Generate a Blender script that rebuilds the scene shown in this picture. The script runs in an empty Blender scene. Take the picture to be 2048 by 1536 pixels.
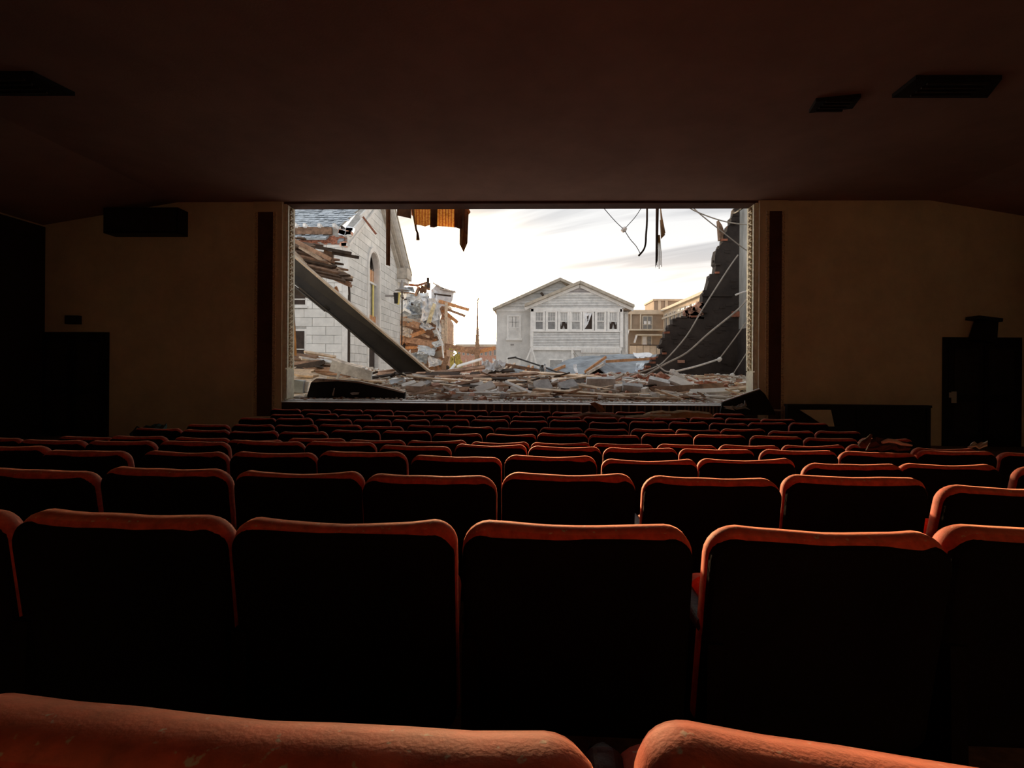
import bpy, bmesh, math, random
from mathutils import Vector, Matrix, noise

sc = bpy.context.scene
COL = sc.collection
rnd = random.Random(7)

# ------------------------------------------------------------------ camera
F = 1052.0                      # focal length in pixels of the 2048x1536 frame
PX, PY = 1024.0, 738.0          # principal point (horizon height)
EYE = Vector((0.0, 0.0, 1.2))
YAW, ROLL = math.radians(1.7), math.radians(0.4)
ROT = Matrix.Rotation(YAW, 3, 'Z') @ Matrix.Rotation(math.pi / 2, 3, 'X') @ Matrix.Rotation(ROLL, 3, 'Z')
cam = bpy.data.cameras.new('camera')
cam.sensor_width = 36.0
cam.lens = 36.0 * F / 2048.0
cam.shift_y = (PY - 768.0) / 2048.0
cam.clip_start, cam.clip_end = 0.03, 2000.0
camo = bpy.data.objects.new('camera', cam)
camo.matrix_world = Matrix.Translation(EYE) @ ROT.to_4x4()
COL.objects.link(camo)
sc.camera = camo

def ray(px, py):
    return ROT @ Vector(((px - PX) / F, (PY - py) / F, -1.0))
def at(px, py, y):              # where the sight line meets the plane at distance y
    r = ray(px, py)
    return EYE + r * (y / r.y)
def atx(px, py, x):             # where it meets a side plane
    r = ray(px, py)
    return EYE + r * (x / r.x)
def atz(px, py, z):
    r = ray(px, py)
    return EYE + r * ((z - EYE.z) / r.z)

# ------------------------------------------------------------------ sky, sun, exposure
SUN = ray(906, 668).normalized()
w = bpy.data.worlds.new('evening_sky')
sc.world = w
w.use_nodes = True
nt = w.node_tree
nt.nodes.clear()
def N(t, **k):
    n = nt.nodes.new(t)
    for a, b in k.items():
        setattr(n, a, b)
    return n
def LK(a, b):
    nt.links.new(a, b)
def M(op, a, b=None, clamp=False):
    n = N('ShaderNodeMath', operation=op, use_clamp=clamp)
    for i, v in enumerate((a, b)):
        if v is None:
            continue
        if isinstance(v, (int, float)):
            n.inputs[i].default_value = v
        else:
            LK(v, n.inputs[i])
    return n.outputs[0]
tc = N('ShaderNodeTexCoord')
sep = N('ShaderNodeSeparateXYZ')
LK(tc.outputs['Generated'], sep.inputs[0])
dot = N('ShaderNodeVectorMath', operation='DOT_PRODUCT')
LK(tc.outputs['Generated'], dot.inputs[0])
dot.inputs[1].default_value = SUN
dp = M('MAXIMUM', dot.outputs['Value'], 0.0)
glow_wide = M('POWER', dp, 9.0)
glow_mid = M('POWER', dp, 200.0)
glow_core = M('POWER', dp, 2500.0)
zc = M('MAXIMUM', sep.outputs['Z'], 0.0)
# cloud streaks: project the dome on a high plane
den = M('ADD', zc, 0.16)
cx, cy = M('DIVIDE', sep.outputs['X'], den), M('DIVIDE', sep.outputs['Y'], den)
cmb = N('ShaderNodeCombineXYZ')
LK(M('MULTIPLY', cx, 0.75), cmb.inputs[0])
LK(M('ADD', M('MULTIPLY', cy, 2.6), M('MULTIPLY', cx, 1.5)), cmb.inputs[1])
nz = N('ShaderNodeTexNoise')
nz.inputs['Scale'].default_value = 1.15
nz.inputs['Detail'].default_value = 6.0
nz.inputs['Roughness'].default_value = 0.5
nz.inputs['Distortion'].default_value = 0.5
LK(cmb.outputs[0], nz.inputs['Vector'])
ramp = N('ShaderNodeValToRGB')
ramp.color_ramp.elements[0].position, ramp.color_ramp.elements[0].color = 0.41, (0.25, 0.252, 0.262, 1)
ramp.color_ramp.elements[1].position, ramp.color_ramp.elements[1].color = 0.57, (0.42, 0.418, 0.415, 1)
LK(nz.outputs['Fac'], ramp.inputs[0])
def addc(col, f, c):
    m = N('ShaderNodeMix', data_type='RGBA', blend_type='ADD')
    m.inputs[0].default_value = 1.0
    LK(col, m.inputs[6])
    s = N('ShaderNodeVectorMath', operation='SCALE')
    s.inputs[0].default_value = c
    LK(f, s.inputs['Scale'])
    LK(s.outputs[0], m.inputs[7])
    return m.outputs[2]
low = M('POWER', M('SUBTRACT', 1.0, zc, True), 24.0)
c = ramp.outputs[0]
c = addc(c, M('MULTIPLY', low, glow_wide), (37.0, 28.5, 19.5))
c = addc(c, M('MULTIPLY', low, 0.22), (1.0, 0.94, 0.85))
c = addc(c, glow_mid, (30.0, 22.0, 12.0))
c = addc(c, glow_core, (10.0, 6.0, 1.6))
bg = N('ShaderNodeBackground')
LK(c, bg.inputs[0])
bg.inputs[1].default_value = 1.0
LK(bg.outputs[0], N('ShaderNodeOutputWorld').inputs[0])

sun = bpy.data.lights.new('low_sun', 'SUN')
sun.energy, sun.angle, sun.color = 3.0, math.radians(0.8), (1.0, 0.62, 0.32)
suno = bpy.data.objects.new('low_sun', sun)
suno.rotation_euler = SUN.to_track_quat('Z', 'Y').to_euler()
suno.location = (0, 30, 40)
COL.objects.link(suno)
vs = sc.view_settings
vs.view_transform, vs.look = 'Standard', 'None'
vs.gamma, vs.exposure, vs.use_curve_mapping = 1.0, 1.22, False
sc.cycles.use_denoising = True
sc.cycles.max_bounces = 8
sc.cycles.diffuse_bounces = 5
sc.cycles.sample_clamp_indirect = 4.0

# ------------------------------------------------------------------ materials
def mat(name, col, rough=0.8, var=0.25, scale=6.0, bump=0.15, bscale=40.0, metal=0.0, rand=0.0,
        col2=None, stretch=None, sheen=0.0, sheen_tint=None, specks=0.0, spec=0.3, speck_col=(0.6, 0.55, 0.48)):
    m = bpy.data.materials.new(name)
    m.use_nodes = True
    t = m.node_tree
    b = t.nodes['Principled BSDF']
    L = t.links.new
    b.inputs['Roughness'].default_value = rough
    b.inputs['Metallic'].default_value = metal
    b.inputs['Specular IOR Level'].default_value = spec
    if sheen:
        b.inputs['Specular Tint'].default_value = (1.0, 0.62, 0.50, 1)
    co = t.nodes.new('ShaderNodeTexCoord')
    src = co.outputs['Object']
    if stretch:
        mp = t.nodes.new('ShaderNodeMapping')
        mp.inputs['Scale'].default_value = stretch
        L(src, mp.inputs[0]); src = mp.outputs[0]
    n = t.nodes.new('ShaderNodeTexNoise')
    n.inputs['Scale'].default_value = scale
    n.inputs['Detail'].default_value = 5.0
    n.inputs['Roughness'].default_value = 0.65
    L(src, n.inputs['Vector'])
    r = t.nodes.new('ShaderNodeValToRGB')
    a0 = tuple(x * (1 - var) for x in col) if col2 is None else col2
    a1 = tuple(min(1, x * (1 + var)) for x in col) if col2 is None else col
    r.color_ramp.elements[0].position, r.color_ramp.elements[0].color = 0.35, (*a0, 1)
    r.color_ramp.elements[1].position, r.color_ramp.elements[1].color = 0.65, (*a1, 1)
    L(n.outputs['Fac'], r.inputs[0])
    c = r.outputs[0]
    if rand:
        oi = t.nodes.new('ShaderNodeObjectInfo')
        mr = t.nodes.new('ShaderNodeMapRange')
        mr.inputs['To Min'].default_value, mr.inputs['To Max'].default_value = 1 - rand, 1 + rand
        L(oi.outputs['Random'], mr.inputs['Value'])
        hs = t.nodes.new('ShaderNodeHueSaturation')
        L(mr.outputs[0], hs.inputs['Value'])
        L(c, hs.inputs['Color']); c = hs.outputs[0]
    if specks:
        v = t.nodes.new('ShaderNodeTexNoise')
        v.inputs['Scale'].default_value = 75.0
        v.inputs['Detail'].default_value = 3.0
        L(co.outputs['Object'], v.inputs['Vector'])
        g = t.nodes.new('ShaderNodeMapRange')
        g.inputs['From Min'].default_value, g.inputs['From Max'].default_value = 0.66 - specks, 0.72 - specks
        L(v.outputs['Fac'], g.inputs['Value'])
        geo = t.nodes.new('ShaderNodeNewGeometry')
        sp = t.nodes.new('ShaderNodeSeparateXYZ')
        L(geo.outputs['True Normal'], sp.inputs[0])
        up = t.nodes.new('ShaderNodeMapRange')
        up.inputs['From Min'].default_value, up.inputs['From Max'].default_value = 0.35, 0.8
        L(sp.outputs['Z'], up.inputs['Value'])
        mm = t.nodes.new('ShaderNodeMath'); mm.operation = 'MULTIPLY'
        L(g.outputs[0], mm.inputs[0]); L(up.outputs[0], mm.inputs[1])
        dn = t.nodes.new('ShaderNodeTexNoise')           # a dust film, paled to paint light onto faces that look up
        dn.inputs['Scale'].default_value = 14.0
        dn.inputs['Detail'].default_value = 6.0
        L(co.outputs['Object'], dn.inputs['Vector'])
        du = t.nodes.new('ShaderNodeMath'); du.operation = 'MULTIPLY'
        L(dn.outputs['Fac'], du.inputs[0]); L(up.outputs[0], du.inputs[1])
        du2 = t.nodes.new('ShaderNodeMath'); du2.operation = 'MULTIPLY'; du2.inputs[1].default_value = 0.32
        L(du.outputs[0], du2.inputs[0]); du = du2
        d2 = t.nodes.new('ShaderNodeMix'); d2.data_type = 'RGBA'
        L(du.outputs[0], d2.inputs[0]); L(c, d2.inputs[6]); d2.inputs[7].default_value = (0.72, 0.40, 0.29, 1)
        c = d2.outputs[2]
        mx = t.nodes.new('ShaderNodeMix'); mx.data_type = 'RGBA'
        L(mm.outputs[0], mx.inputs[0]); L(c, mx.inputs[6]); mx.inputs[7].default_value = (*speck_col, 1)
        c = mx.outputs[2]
    L(c, b.inputs['Base Color'])
    if sheen:
        b.inputs['Sheen Weight'].default_value = sheen
        b.inputs['Sheen Roughness'].default_value = 0.35
        b.inputs['Sheen Tint'].default_value = (*(sheen_tint or col), 1)
    if bump:
        n2 = t.nodes.new('ShaderNodeTexNoise')
        n2.inputs['Scale'].default_value = bscale
        n2.inputs['Detail'].default_value = 4.0
        L(src, n2.inputs['Vector'])
        bp = t.nodes.new('ShaderNodeBump')
        bp.inputs['Strength'].default_value = bump
        bp.inputs['Distance'].default_value = 0.02
        L(n2.outputs['Fac'], bp.inputs['Height'])
        L(bp.outputs[0], b.inputs['Normal'])
    return m

M_ = dict(
    ceiling=mat('ceiling_paint', (0.35, 0.215, 0.175), 0.9, 0.10, 1.0),
    wall=mat('beige_plaster', (0.90, 0.81, 0.60), 0.9, 0.10, 1.2),
    rear_wall=mat('brown_rear_wall', (0.34, 0.27, 0.20), 0.95, 0.15, 1.0),
    wall_falloff=mat('painted_wall_falloff', (0.03, 0.022, 0.017), 0.95, 0.2, 1.0),
    maroon=mat('maroon_panel', (0.115, 0.055, 0.043), 0.8, 0.2, 3.0),
    carpet=mat('worn_brown_floor', (0.20, 0.14, 0.10), 0.95, 0.3, 20.0),
    gold=mat('gilded_plaster', (0.95, 0.87, 0.68), 0.45, 0.15, 12.0, spec=0.5),
    gold_dark=mat('old_gilding', (0.78, 0.60, 0.40), 0.5, 0.45, 30.0, spec=0.5),
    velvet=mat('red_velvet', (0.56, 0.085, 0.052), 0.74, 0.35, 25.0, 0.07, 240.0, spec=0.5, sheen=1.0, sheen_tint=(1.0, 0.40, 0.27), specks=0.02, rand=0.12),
    shell=mat('black_seat_shell', (0.010, 0.008, 0.008), 0.95, 0.2, spec=0.05),
    armwood=mat('armrest_wood', (0.05, 0.025, 0.018), 0.5, 0.3, 12.0),
    iron=mat('dark_iron', (0.03, 0.026, 0.024), 0.55, 0.3, 8.0),
    black=mat('black_paint', (0.012, 0.011, 0.011), 0.6, 0.4, 4.0),
    stagewood=mat('stage_front_brown', (0.07, 0.045, 0.03), 0.7, 0.3, 3.0),
    batten=mat('grey_batten', (0.30, 0.26, 0.21), 0.7, 0.3, 3.0, rand=0.3),
    nosing=mat('pale_metal_nosing', (0.90, 0.88, 0.85), 0.35, 0.1, 6.0, spec=0.5),
    stagefloor=mat('dusty_stage_boards', (0.30, 0.25, 0.20), 0.9, 0.3, 2.0),
    stone=mat('white_limestone', (0.70, 0.69, 0.66), 0.85, 0.10, 1.6, 0.2, 14.0, rand=0.10),
    mortar=mat('grey_mortar', (0.42, 0.41, 0.39), 0.95, 0.2, 4.0),
    trimstone=mat('pale_stone_trim', (0.74, 0.72, 0.69), 0.75, 0.1, 3.0),
    cornice=mat('weathered_cornice', (0.50, 0.45, 0.39), 0.75, 0.2, 3.0),
    shingle=mat('blue_grey_slate', (0.56, 0.62, 0.68), 0.8, 0.3, 2.5, 0.2, 10.0),
    brick_red=mat('red_brick', (0.40, 0.16, 0.10), 0.9, 0.35, 6.0, 0.3, 30.0, rand=0.30),
    brick_pink=mat('torn_pink_brick', (0.60, 0.34, 0.25), 0.9, 0.3, 6.0, 0.3, 30.0, rand=0.3),
    brick_black=mat('black_painted_brick', (0.05, 0.040, 0.036), 0.75, 0.35, 1.3, 0.3, 9.0),
    plaster_grey=mat('streaked_grey_plaster', (0.50, 0.50, 0.47), 0.9, 0.45, 1.0, stretch=(1, 1, 0.35)),
    wood_old=mat('old_brown_timber', (0.31, 0.19, 0.125), 0.85, 0.45, 4.0, rand=0.40),
    wood_pale=mat('pale_split_timber', (0.76, 0.60, 0.45), 0.85, 0.30, 5.0, rand=0.25),
    wood_grey=mat('weathered_grey_timber', (0.56, 0.51, 0.46), 0.85, 0.35, 5.0, rand=0.30),
    wood_deck=mat('weathered_deck_timber', (0.13, 0.083, 0.055), 0.85, 0.45, 4.0, rand=0.35),
    wood_dark=mat('dark_timber', (0.055, 0.038, 0.028), 0.8, 0.4, 4.0, rand=0.3),
    wood_orange=mat('orange_lath', (0.60, 0.30, 0.14), 0.8, 0.25, 6.0, rand=0.2),
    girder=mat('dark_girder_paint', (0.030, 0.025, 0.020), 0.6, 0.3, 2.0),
    girder_lit=mat('lit_girder_flange', (0.55, 0.44, 0.33), 0.7, 0.3, 3.0),  # pale colour paints the light on the girder's top flange
    slab=mat('grey_concrete_slab', (0.60, 0.61, 0.62), 0.9, 0.25, 5.0, 0.25, 30.0, rand=0.2),
    slab_white=mat('white_plaster_slab', (0.86, 0.84, 0.81), 0.9, 0.12, 4.0, 0.2, 25.0, rand=0.12),
    metal=mat('galvanised_sheet', (0.70, 0.77, 0.85), 0.45, 0.2, 2.0, 0.1, 6.0, metal=0.35, spec=0.5),
    metal_dark=mat('dirty_sheet_metal', (0.36, 0.40, 0.43), 0.55, 0.35, 2.0, 0.1, 8.0, metal=0.3),
    foil=mat('torn_white_foil', (0.80, 0.81, 0.83), 0.4, 0.12, 3.0, 0.2, 8.0, metal=0.2),
    membrane=mat('grey_roof_membrane', (0.28, 0.31, 0.34), 0.8, 0.35, 1.6, 0.3, 12.0),
    cardboard=mat('tan_insulation', (0.72, 0.63, 0.42), 0.9, 0.2, 4.0),
    rubble=mat('dusty_rubble', (0.58, 0.49, 0.40), 0.95, 0.55, 3.0, 0.6, 14.0),
    chips=mat('pale_rubble_chips', (0.82, 0.75, 0.66), 0.95, 0.45, 3.0, 0.3, 14.0),
    ground=mat('dusty_ground', (0.40, 0.36, 0.31), 0.95, 0.3, 0.4),
    siding=mat('grey_white_siding', (0.72, 0.72, 0.71), 0.8, 0.14, 2.5, rand=0.08),
    siding_lilac=mat('dusty_vent_louver', (0.50, 0.47, 0.47), 0.8, 0.14, 2.5),
    stucco=mat('pale_stucco', (0.72, 0.71, 0.69), 0.95, 0.12, 1.4, 0.3, 20.0),
    housetrim=mat('white_house_trim', (0.84, 0.83, 0.81), 0.7, 0.1, 3.0),
    roofedge=mat('tan_roof_edge', (0.45, 0.40, 0.33), 0.8, 0.2, 3.0),
    pane_grey=mat('grey_window_pane', (0.22, 0.22, 0.22), 0.25, 0.2, 3.0, 0.0, spec=0.5),
    pane_pale=mat('dusty_window_pane', (0.36, 0.36, 0.355), 0.4, 0.25, 4.0, 0.0, spec=0.5),
    hollow=mat('room_dark_paint', (0.05, 0.035, 0.028), 0.9, 0.3, 3.0),  # dark paint for the shade inside windows and holes
    brownbrick=mat('brown_brick_wall', (0.33, 0.26, 0.20), 0.9, 0.15, 1.0, 0.2, 14.0),
    creambrick=mat('cream_brick_wall', (0.62, 0.52, 0.40), 0.9, 0.15, 1.0, 0.2, 14.0),
    bandstone=mat('pale_band_course', (0.66, 0.60, 0.50), 0.85, 0.12, 2.0),
    cable=mat('grey_cable', (0.42, 0.38, 0.34), 0.6, 0.2, 6.0),
    cable_black=mat('black_cable', (0.03, 0.025, 0.022), 0.6, 0.2, 6.0),
    cloth_gold=None,
    cloth_brown=mat('brown_cloth', (0.24, 0.12, 0.06), 0.95, 0.3, 6.0),
    cloth_rust=mat('rust_curtain', (0.50, 0.25, 0.09), 0.9, 0.35, 5.0, stretch=(1, 1, 0.3)),
    cloth_tan=mat('tan_dust_sheet', (0.56, 0.43, 0.26), 0.95, 0.3, 5.0),
    cloth_teal=mat('teal_cloth', (0.05, 0.11, 0.11), 0.95, 0.2, 6.0),
    cloth_dark=mat('dark_jacket_cloth', (0.05, 0.035, 0.028), 0.95, 0.3, 6.0),
    cloth_grey=mat('pale_grey_cloth', (0.42, 0.46, 0.46), 0.95, 0.2, 6.0),
    cloth_yellow=mat('faded_yellow_cloth', (0.55, 0.50, 0.28), 0.95, 0.3, 6.0),
    paper=mat('white_paper', (0.7, 0.72, 0.72), 0.8, 0.05, 4.0),
    pole=mat('brown_pole', (0.30, 0.20, 0.13), 0.9, 0.3, 3.0),
    lampbronze=mat('grey_lantern_metal', (0.34, 0.32, 0.31), 0.5, 0.2, 4.0),
    yellow=mat('yellow_strip', (0.80, 0.66, 0.22), 0.6, 0.1, 4.0),
    leaf=mat('sun_glow_leaf', (0.58, 0.48, 0.14), 0.8, 0.3, 4.0),  # yellow puts the sun's glow into the leaf colour
    sandwall=mat('sandy_low_wall', (0.55, 0.47, 0.38), 0.9, 0.2, 1.0),
)
# gold striped damask
def damask():
    m = mat('gold_striped_damask', (0.60, 0.36, 0.13), 0.8, 0.3, 9.0)
    t = m.node_tree
    b = t.nodes['Principled BSDF']
    L = t.links.new
    co = t.nodes.new('ShaderNodeTexCoord')
    wv = t.nodes.new('ShaderNodeTexWave')
    wv.bands_direction = 'X'
    wv.inputs['Scale'].default_value = 4.6
    wv.inputs['Distortion'].default_value = 0.4
    L(co.outputs['Object'], wv.inputs['Vector'])
    nz2 = t.nodes.new('ShaderNodeTexNoise')
    nz2.inputs['Scale'].default_value = 26.0
    L(co.outputs['Object'], nz2.inputs['Vector'])
    r1 = t.nodes.new('ShaderNodeValToRGB')
    e = r1.color_ramp.elements
    e[0].position, e[0].color = 0.0, (0.45, 0.17, 0.08, 1)
    e[1].position, e[1].color = 1.0, (1.0, 0.74, 0.36, 1)
    for p, cc in ((0.25, (0.95, 0.52, 0.30, 1)), (0.5, (0.98, 0.76, 0.38, 1)), (0.75, (0.70, 0.48, 0.18, 1))):
        k = e.new(p); k.color = cc
    L(wv.outputs['Fac'], r1.inputs[0])
    mx = t.nodes.new('ShaderNodeMix'); mx.data_type = 'RGBA'; mx.blend_type = 'MULTIPLY'
    mx.inputs[0].default_value = 0.9
    r2 = t.nodes.new('ShaderNodeValToRGB')
    r2.color_ramp.elements[0].position, r2.color_ramp.elements[0].color = 0.42, (0.80, 0.66, 0.5, 1)
    r2.color_ramp.elements[1].position, r2.color_ramp.elements[1].color = 0.52, (1, 1, 1, 1)
    L(nz2.outputs['Fac'], r2.inputs[0])
    L(r1.outputs[0], mx.inputs[6]); L(r2.outputs[0], mx.inputs[7])
    L(mx.outputs[2], b.inputs['Base Color'])
    tr = t.nodes.new('ShaderNodeBsdfTranslucent')
    L(mx.outputs[2], tr.inputs['Color'])
    ms = t.nodes.new('ShaderNodeMixShader'); ms.inputs[0].default_value = 0.78
    L(b.outputs[0], ms.inputs[1]); L(tr.outputs[0], ms.inputs[2])
    L(ms.outputs[0], t.nodes['Material Output'].inputs[0])
    return m
M_['cloth_gold'] = damask()

# ------------------------------------------------------------------ mesh helpers
class MB:
    def __init__(s):
        s.v, s.f = [], []
    def add(s, verts, faces):
        o = len(s.v)
        s.v += [Vector(p) for p in verts]
        s.f += [tuple(i + o for i in f) for f in faces]
        return s
    def box(s, c, size, rot=None, taper=1.0):
        hx, hy, hz = (k / 2 for k in size)
        vs_ = []
        for z, k in ((-hz, 1.0), (hz, taper)):
            for x, y in ((-hx, -hy), (hx, -hy), (hx, hy), (-hx, hy)):
                vs_.append(Vector((x * k, y * k, z)))
        if rot is not None:
            vs_ = [rot @ p for p in vs_]
        c = Vector(c)
        return s.add([p + c for p in vs_], [(3, 2, 1, 0), (4, 5, 6, 7), (0, 1, 5, 4), (1, 2, 6, 5), (2, 3, 7, 6), (3, 0, 4, 7)])
    def rect(s, x0, x1, y0, y1, z0, z1):
        return s.box(((x0 + x1) / 2, (y0 + y1) / 2, (z0 + z1) / 2), (abs(x1 - x0), abs(y1 - y0), abs(z1 - z0)))
    def beam(s, a, b, w, h, up=(0, 0, 1)):
        a, b = Vector(a), Vector(b)
        d = b - a
        return s.box((a + b) / 2, (d.length, w, h), frame(d, up))
    def tube(s, pts, r, n=6):
        pts = [Vector(p) for p in pts]
        o = len(s.v)
        for i, p in enumerate(pts):
            d = (pts[min(i + 1, len(pts) - 1)] - pts[max(i - 1, 0)])
            m = frame(d, (0.13, 0.31, 0.94))
            rr = r[i] if isinstance(r, (list, tuple)) else r
            for k in range(n):
                a = 2 * math.pi * k / n
                s.v.append(p + m @ Vector((0, math.cos(a) * rr, math.sin(a) * rr)))
        for i in range(len(pts) - 1):
            for k in range(n):
                k2 = (k + 1) % n
                s.f.append((o + i * n + k, o + i * n + k2, o + (i + 1) * n + k2, o + (i + 1) * n + k))
        s.f.append(tuple(o + k for k in reversed(range(n))))
        s.f.append(tuple(o + (len(pts) - 1) * n + k for k in range(n)))
        return s
    def prism(s, poly, off):
        off = Vector(off)
        n = len(poly)
        p = [Vector(q) for q in poly]
        return s.add(p + [q + off for q in p], [tuple(reversed(range(n))), tuple(range(n, 2 * n))] + [(i, (i + 1) % n, n + (i + 1) % n, n + i) for i in range(n)])
    def sheet(s, c00, c10, c11, c01, nx, ny, amp, seed=0, th=0.02, fold=0.0, freq=1.5, edge=0.0):
        c00, c10, c11, c01 = map(Vector, (c00, c10, c11, c01))
        nrm = (c10 - c00).cross(c01 - c00).normalized()
        P = []
        for j in range(ny + 1):
            v = j / ny
            for i in range(nx + 1):
                u = i / nx
                ue = u + (edge * noise.noise((j * .9, seed, 3)) * (2 * u - 1) if edge else 0)
                ve = v + (edge * noise.noise((i * .9, seed, 9)) * (2 * v - 1) if edge else 0)
                p = (c00 * (1 - ue) + c10 * ue) * (1 - ve) + (c01 * (1 - ue) + c11 * ue) * ve
                q = Vector((u * nx * .5 * freq, v * ny * .5 * freq, seed * 7.3))
                P.append(p + nrm * (amp * noise.noise(q) + fold * math.sin(u * nx * 1.3 + seed)))
        n = len(P)
        idx = lambda i, j: j * (nx + 1) + i
        fs = []
        for j in range(ny):
            for i in range(nx):
                a, b, c_, d = idx(i, j), idx(i + 1, j), idx(i + 1, j + 1), idx(i, j + 1)
                fs.append((a, b, c_, d)); fs.append((n + d, n + c_, n + b, n + a))
        rim = [idx(i, 0) for i in range(nx)] + [idx(nx, j) for j in range(ny)] + [idx(i, ny) for i in range(nx, 0, -1)] + [idx(0, j) for j in range(ny, 0, -1)]
        for k in range(len(rim)):
            a, b = rim[k], rim[(k + 1) % len(rim)]
            fs.append((b, a, n + a, n + b))
        return s.add(P + [p - nrm * th for p in P], fs)
    def build(s, name, m, parent=None, smooth=False, base=None):
        """one mesh object; top-level ones get their origin at their base, parts sit in their parent's space"""
        me = bpy.data.meshes.new(name)
        if parent is not None:
            org = base if base is not None else wloc(parent)
        else:
            xs = [p.x for p in s.v]; ys = [p.y for p in s.v]; zs = [p.z for p in s.v]
            org = base if base is not None else Vector(((min(xs) + max(xs)) / 2, (min(ys) + max(ys)) / 2, min(zs)))
        me.from_pydata([p - org for p in s.v], [], s.f)
        bm = bmesh.new(); bm.from_mesh(me)
        bmesh.ops.recalc_face_normals(bm, faces=bm.faces)
        bm.to_mesh(me); bm.free()
        if smooth:
            for p in me.polygons:
                p.use_smooth = True
        me.materials.append(M_[m])
        o = bpy.data.objects.new(name, me)
        COL.objects.link(o)
        if parent is not None:
            o.parent = parent
        else:
            o.location = org
        return o

def frame(d, up=(0, 0, 1)):
    x = Vector(d).normalized()
    up = Vector(up)
    if abs(x.dot(up.normalized())) > 0.995:
        up = Vector((0, 1, 0)) if abs(x.y) < 0.9 else Vector((1, 0, 0))
    y = up.cross(x).normalized()
    z = x.cross(y)
    return Matrix((x, y, z)).transposed()

def wloc(o):
    v = Vector(o.location)
    while o.parent is not None:
        o = o.parent
        v += Vector(o.location)
    return v

def tag(o, label=None, cat=None, group=None, kind=None):
    for k, v in (('label', label), ('category', cat), ('group', group), ('kind', kind)):
        if v:
            o[k] = v
    return o
def thing(name, loc, label, cat, group=None):
    o = bpy.data.objects.new(name, None)
    o.empty_display_size = 0.1
    o.location = Vector(loc)
    COL.objects.link(o)
    return tag(o, label, cat, group)
def struct(mb, name, m, smooth=False):
    return tag(mb.build(name, m, smooth=smooth), kind='structure')
def R(px0, py0, px1, py1, y):   # axis-aligned rectangle on the plane y
    a, b = at(px0, py0, y), at(px1, py1, y)
    return min(a.x, b.x), max(a.x, b.x), min(a.z, b.z), max(a.z, b.z)
def clip(poly, conv):
    """clip 2-D poly by a convex ccw polygon"""
    out = list(poly)
    for i in range(len(conv)):
        a, b = conv[i], conv[(i + 1) % len(conv)]
        f = lambda p: (b[0] - a[0]) * (p[1] - a[1]) - (b[1] - a[1]) * (p[0] - a[0])
        inp, out = out, []
        for j in range(len(inp)):
            p, q = inp[j], inp[(j + 1) % len(inp)]
            fp, fq = f(p), f(q)
            if fp >= 0:
                out.append(p)
            if fp * fq < 0:
                t = fp / (fp - fq)
                out.append((p[0] + (q[0] - p[0]) * t, p[1] + (q[1] - p[1]) * t))
        if not out:
            return []
    return out
def area2(p):
    return abs(sum(p[i][0] * p[(i + 1) % len(p)][1] - p[(i + 1) % len(p)][0] * p[i][1] for i in range(len(p)))) / 2

# ================================================================== AUDITORIUM SHELL
YW = 11.5                                   # proscenium wall plane
OX0, OX1 = at(567, 600, YW).x, at(1515, 600, YW).x
OZ1 = at(1041, 407, YW).z
STZ = at(1000, 803, YW).z                   # stage level
CZ = OZ1 + 0.05                             # ceiling
WX0, WX1, YB = -10.9, 10.7, -4.5
print('opening', OX0, OX1, STZ, OZ1)

# theatre seat rows: k counts from the viewer; (k, depth, junction px, top py, slope, spread in x)
ROWS = [
    (1, 0.37, 1238, 1434, 0.050), (2, 1.21, 917, 1034, 0.015), (3, 2.06, 998, 943, 0.015), (4, 2.97, 1005, 909, 0.03),
    (5, 3.78, 903, 888, 0.015), (6, 4.62, 815, 879, 0.01), (7, 5.46, 864, 863, 0.01), (8, 6.34, 899, 852, 0.01),
    (9, 7.20, 940, 839, 0.0), (10, 8.10, 883, 830, 0.0), (11, 8.97, 913.5, 820.5, 0.0)]
SEAT_H = 0.86
def row_top(k):
    _, d, j, py, s = ROWS[k - 1]
    p = at(j, py, d + .035)
    p.x *= d / (d + .035)
    return p
FLOORZ = [(r[1], row_top(r[0]).z - SEAT_H) for r in ROWS]
def smoothz():
    z = [q[1] for q in FLOORZ]
    return z
FRONTZ = FLOORZ[-1][1]

mb = MB()
prof = [(YB, FLOORZ[0][1] + 0.5)] + FLOORZ + [(YW + .3, FRONTZ)]
for (ya, za), (yb, zb) in zip(prof, prof[1:]):
    mb.prism([(WX0 - .3, ya, za), (WX0 - .3, yb, zb), (WX0 - .3, yb, zb - .3), (WX0 - .3, ya, za - .3)], (WX1 - WX0 + .6, 0, 0))
struct(mb, 'floor', 'carpet')
mb = MB()
xs = [(WX0 - .3, CZ - .56), (-7.8, CZ), (8.55, CZ), (WX1 + .3, CZ - .42)]
mb.prism([(x, YB - .3, z) for x, z in xs] + [(x, YB - .3, z + .3) for x, z in reversed(xs)], (0, YW + .75 - YB, 0))
struct(mb, 'ceiling', 'ceiling')
mb = MB().rect(WX0 - .35, OX0, YW, YW + .40, FRONTZ - .3, CZ - .002)
struct(mb, 'wall_front_left', 'wall')
mb = MB().rect(OX1, WX1 + .35, YW, YW + .40, FRONTZ - .3, CZ - .002)
struct(mb, 'wall_front_right', 'wall')
struct(MB().rect(OX0, OX1, YW, YW + .40, OZ1, CZ - .002), 'wall_front_header', 'maroon')
struct(MB().rect(WX0 - .3, WX0, YB, YW, FRONTZ - .5, CZ), 'wall_left', 'wall')
struct(MB().rect(WX1, WX1 + .3, YB, YW, FRONTZ - .5, CZ), 'wall_right', 'wall')
struct(MB().rect(WX0, WX1, YB - .3, YB, FRONTZ - .5, CZ), 'wall_back', 'rear_wall')
struct(MB().rect(WX0, WX0 + .06, YW - 1.6, YW - .01, FRONTZ, CZ - .56), 'trim_6', 'wall_falloff')      # added strips painting the light falloff onto the side wall ends
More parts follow.
